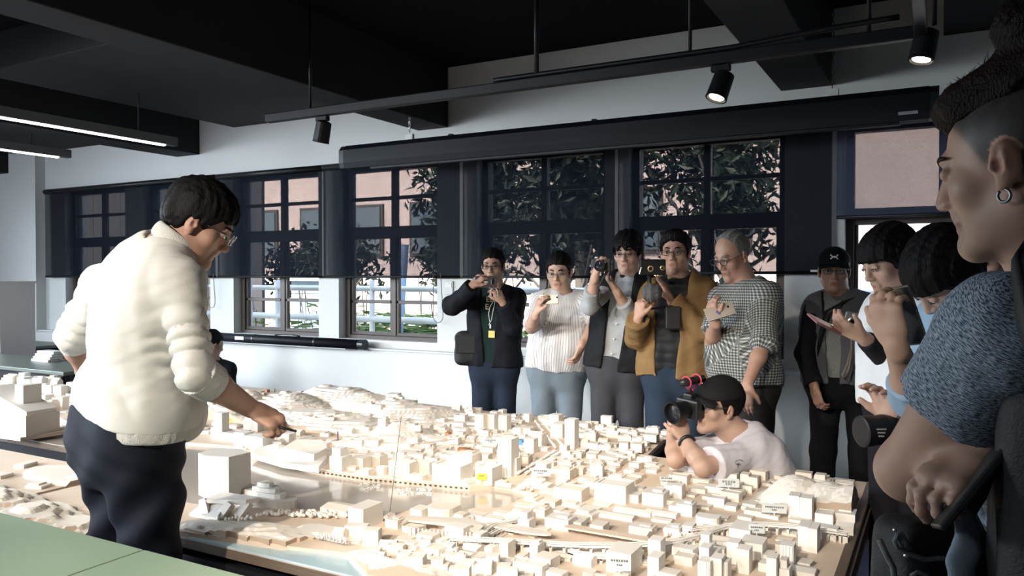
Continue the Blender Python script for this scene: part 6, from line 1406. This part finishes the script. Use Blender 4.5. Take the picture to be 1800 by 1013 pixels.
for s_ in (-.025, .045): MB().tube([c+R[:, 2]*.122-lf_*s_+.026*(R[:, 2]*math.cos(k)+R[:, 0]*math.sin(k)) for k in np.linspace(-2.6, 2.6, 16)], .0042, 6).build('shock_mount', rm, t, True); MB().tube([c+R[:, 2]*.10-lf_*s_, c+R[:, 2]*.075-lf_*.01], .0045, 6).build('mount_arm', rm, t, True)
# woman's pink phone
c = palm(P8.A, .09, .022); c = W(1449, 570, dep(c)-.01)
phone(c, CR+np.array([0, 0, -.42])+CF*.5, CF*1.0+np.array([0, 0, .52])-CR*.2, .135, .066, M['pinkphone'], 'pink cased phone in the hand of the woman in white', (.4, .3))
# the leaning person's phone and camera
c = palm(P9.B, .07, .035); c = W(1588, 556, dep(c)+.05)
phone(c, np.array([0, 0, 1.])+CR*-.35, CR*.6-CF*.8, .150, .078, M['leather'], 'dark brown phone seen edge-on in the raised hand with blue cuff', (.36, .3))
c = W(1536, 757, dep(P9.A['W'])-.02); lf_ = dirv(-.95, -.05, .15); R = frame_of(lf_, (0, 0, 1))
t = thing('camera', 'black camera lens held low beside the woman in white', 'camera', tuple(c)); MB().lathe(c-lf_*.06, lf_, [(0, .040), (.03, .045), (.05, .043), (.10, .046), (.102, .040)], 26).build('lens_barrel', M['blackmetal'], t); MB().box(c-lf_*.09, (.12, .06, .09), R, bev=.01).build('camera_body', M['blackplastic'], t)
for k in range(3): MB().box(c+lf_*.0-CF*.047+np.array([0, 0, .012-.010*k]), (.028-.006*k, .002, .004), np.stack([CR, CF, np.array([0, 0, 1.])], 1)).build('lens_marking', M['silver'], t)
MB().lathe(c+lf_*.038, lf_, [(0, .039), (.003, .03)], 20).build('lens_glass', M['lensglass'], t)
# near man's phone, shoulder bag, backpack
c = W(1712, 848, .985)
phone(c, nrm(CR*.62+np.array([0, 0, .78])), nrm(CF*.85+CR*.5), .150, .072, M['phoneblack'], 'black phone in the hand of the near man with the bun', (.38, .2))
Rn = np.stack([P12.side, P12.tf, P12.ax], 1)
c = W(1880, 760, 1.0); t = softbag('big black backpack on the back of the near man with the bun', 'backpack', W(1915, 980, 1.0), Rn, (.12, .11, .25), M['bag'], h=.008, cat='backpack', grow=.05)
MB().tube([W(1850, 440, 1.06), W(1815, 452, 1.0), W(1790, 490, .93), W(1800, 560, .89), W(1835, 660, .87), W(1870, 780, .90), W(1880, 860, .95)], .036, 8, flat=.22).build('shoulder_strap', M['bag'], t, True)
c = W(1652, 1050, 1.16); Rq = np.stack([nrm(CR+CF*.25), nrm(CF-CR*.25), np.array([0, 0, 1.])], 1)
t = softbag('black zipped bag hanging in front of the near man, at the bottom right corner', 'shoulder_bag', c, Rq, (.092, .05, .125), M['bag'], h=.006, grow=.03)
zm = mat('grey_zip_tape', (.13, .15, .16), .6, bump=.6, bscale=700); F_ = lambda u, v: W(u, v, 1.098)
MB().tube([F_(1546, 950), F_(1558, 975), F_(1570, 998), F_(1574, 1030)], .0045, 6).build('zip', zm, t, True)
MB().tube([F_(1580, 938), F_(1572, 952), F_(1578, 965), F_(1600, 975), F_(1625, 984), F_(1650, 982), F_(1690, 983)], .0038, 6).build('zip', zm, t, True)
MB().tube([F_(1580, 938), F_(1590, 955), F_(1600, 968)], .006, 6, flat=.4).build('zip_puller', zm, t, True)
MB().tube([F_(1600, 1013), F_(1612, 1006), F_(1628, 1010), F_(1640, 1025)], .003, 6).build('zip', zm, t, True)
MB().sphere(F_(1573, 932), .0032, 10, 6).build('stud', M['steel'], t, True); MB().sphere(F_(1593, 977), .004, 10, 6).build('stud', M['steel'], t, True)
MB().tube([W(1690, 905, 1.06), W(1712, 870, 1.06), W(1775, 700, 1.02), P12.NB+P12.side*.06+P12.tf*.1], .018, 7, flat=.3).build('shoulder_strap', M['bag'], t, True)
F = Field(); pts = [W(1690, 905, 1.01), W(1700, 925, 1.01), W(1692, 960, 1.0), W(1685, 990, 1.0), W(1690, 1030, 1.0)]
for a_, b_, r0, r1 in zip(pts[:-1], pts[1:], (.012, .014, .010, .016), (.014, .010, .016, .018)): F.cone(a_, b_, r0, r1, .01, squash=(CF, .5))
F.ell(W(1704, 968, 1.0), (.012, .006, .014)); F.disp = lambda P: .003*wav(P, 7)
t = thing('knotted_shirt', 'grey heather fabric end hanging over the black zipped bag', 'fabric', tuple(pts[0])); field_obj('cloth', F, .004, bpy.data.materials['grey_heather_knit'], t)
# presenter's pointer
q = palm(P0.B, .08, .02); t = thing('pointer_pen', 'short dark pointer in the presenter\'s fist over the model', 'pointer', tuple(q))
e_ = W(519, 758, dep(q)); MB().tube([q-nrm(e_-q)*.03, e_], [.005, .004], 8).build('barrel', M['blackplastic'], t, True); MB().sphere(e_, .005, 8, 5).build('tip', M['blackplastic'], t, True)
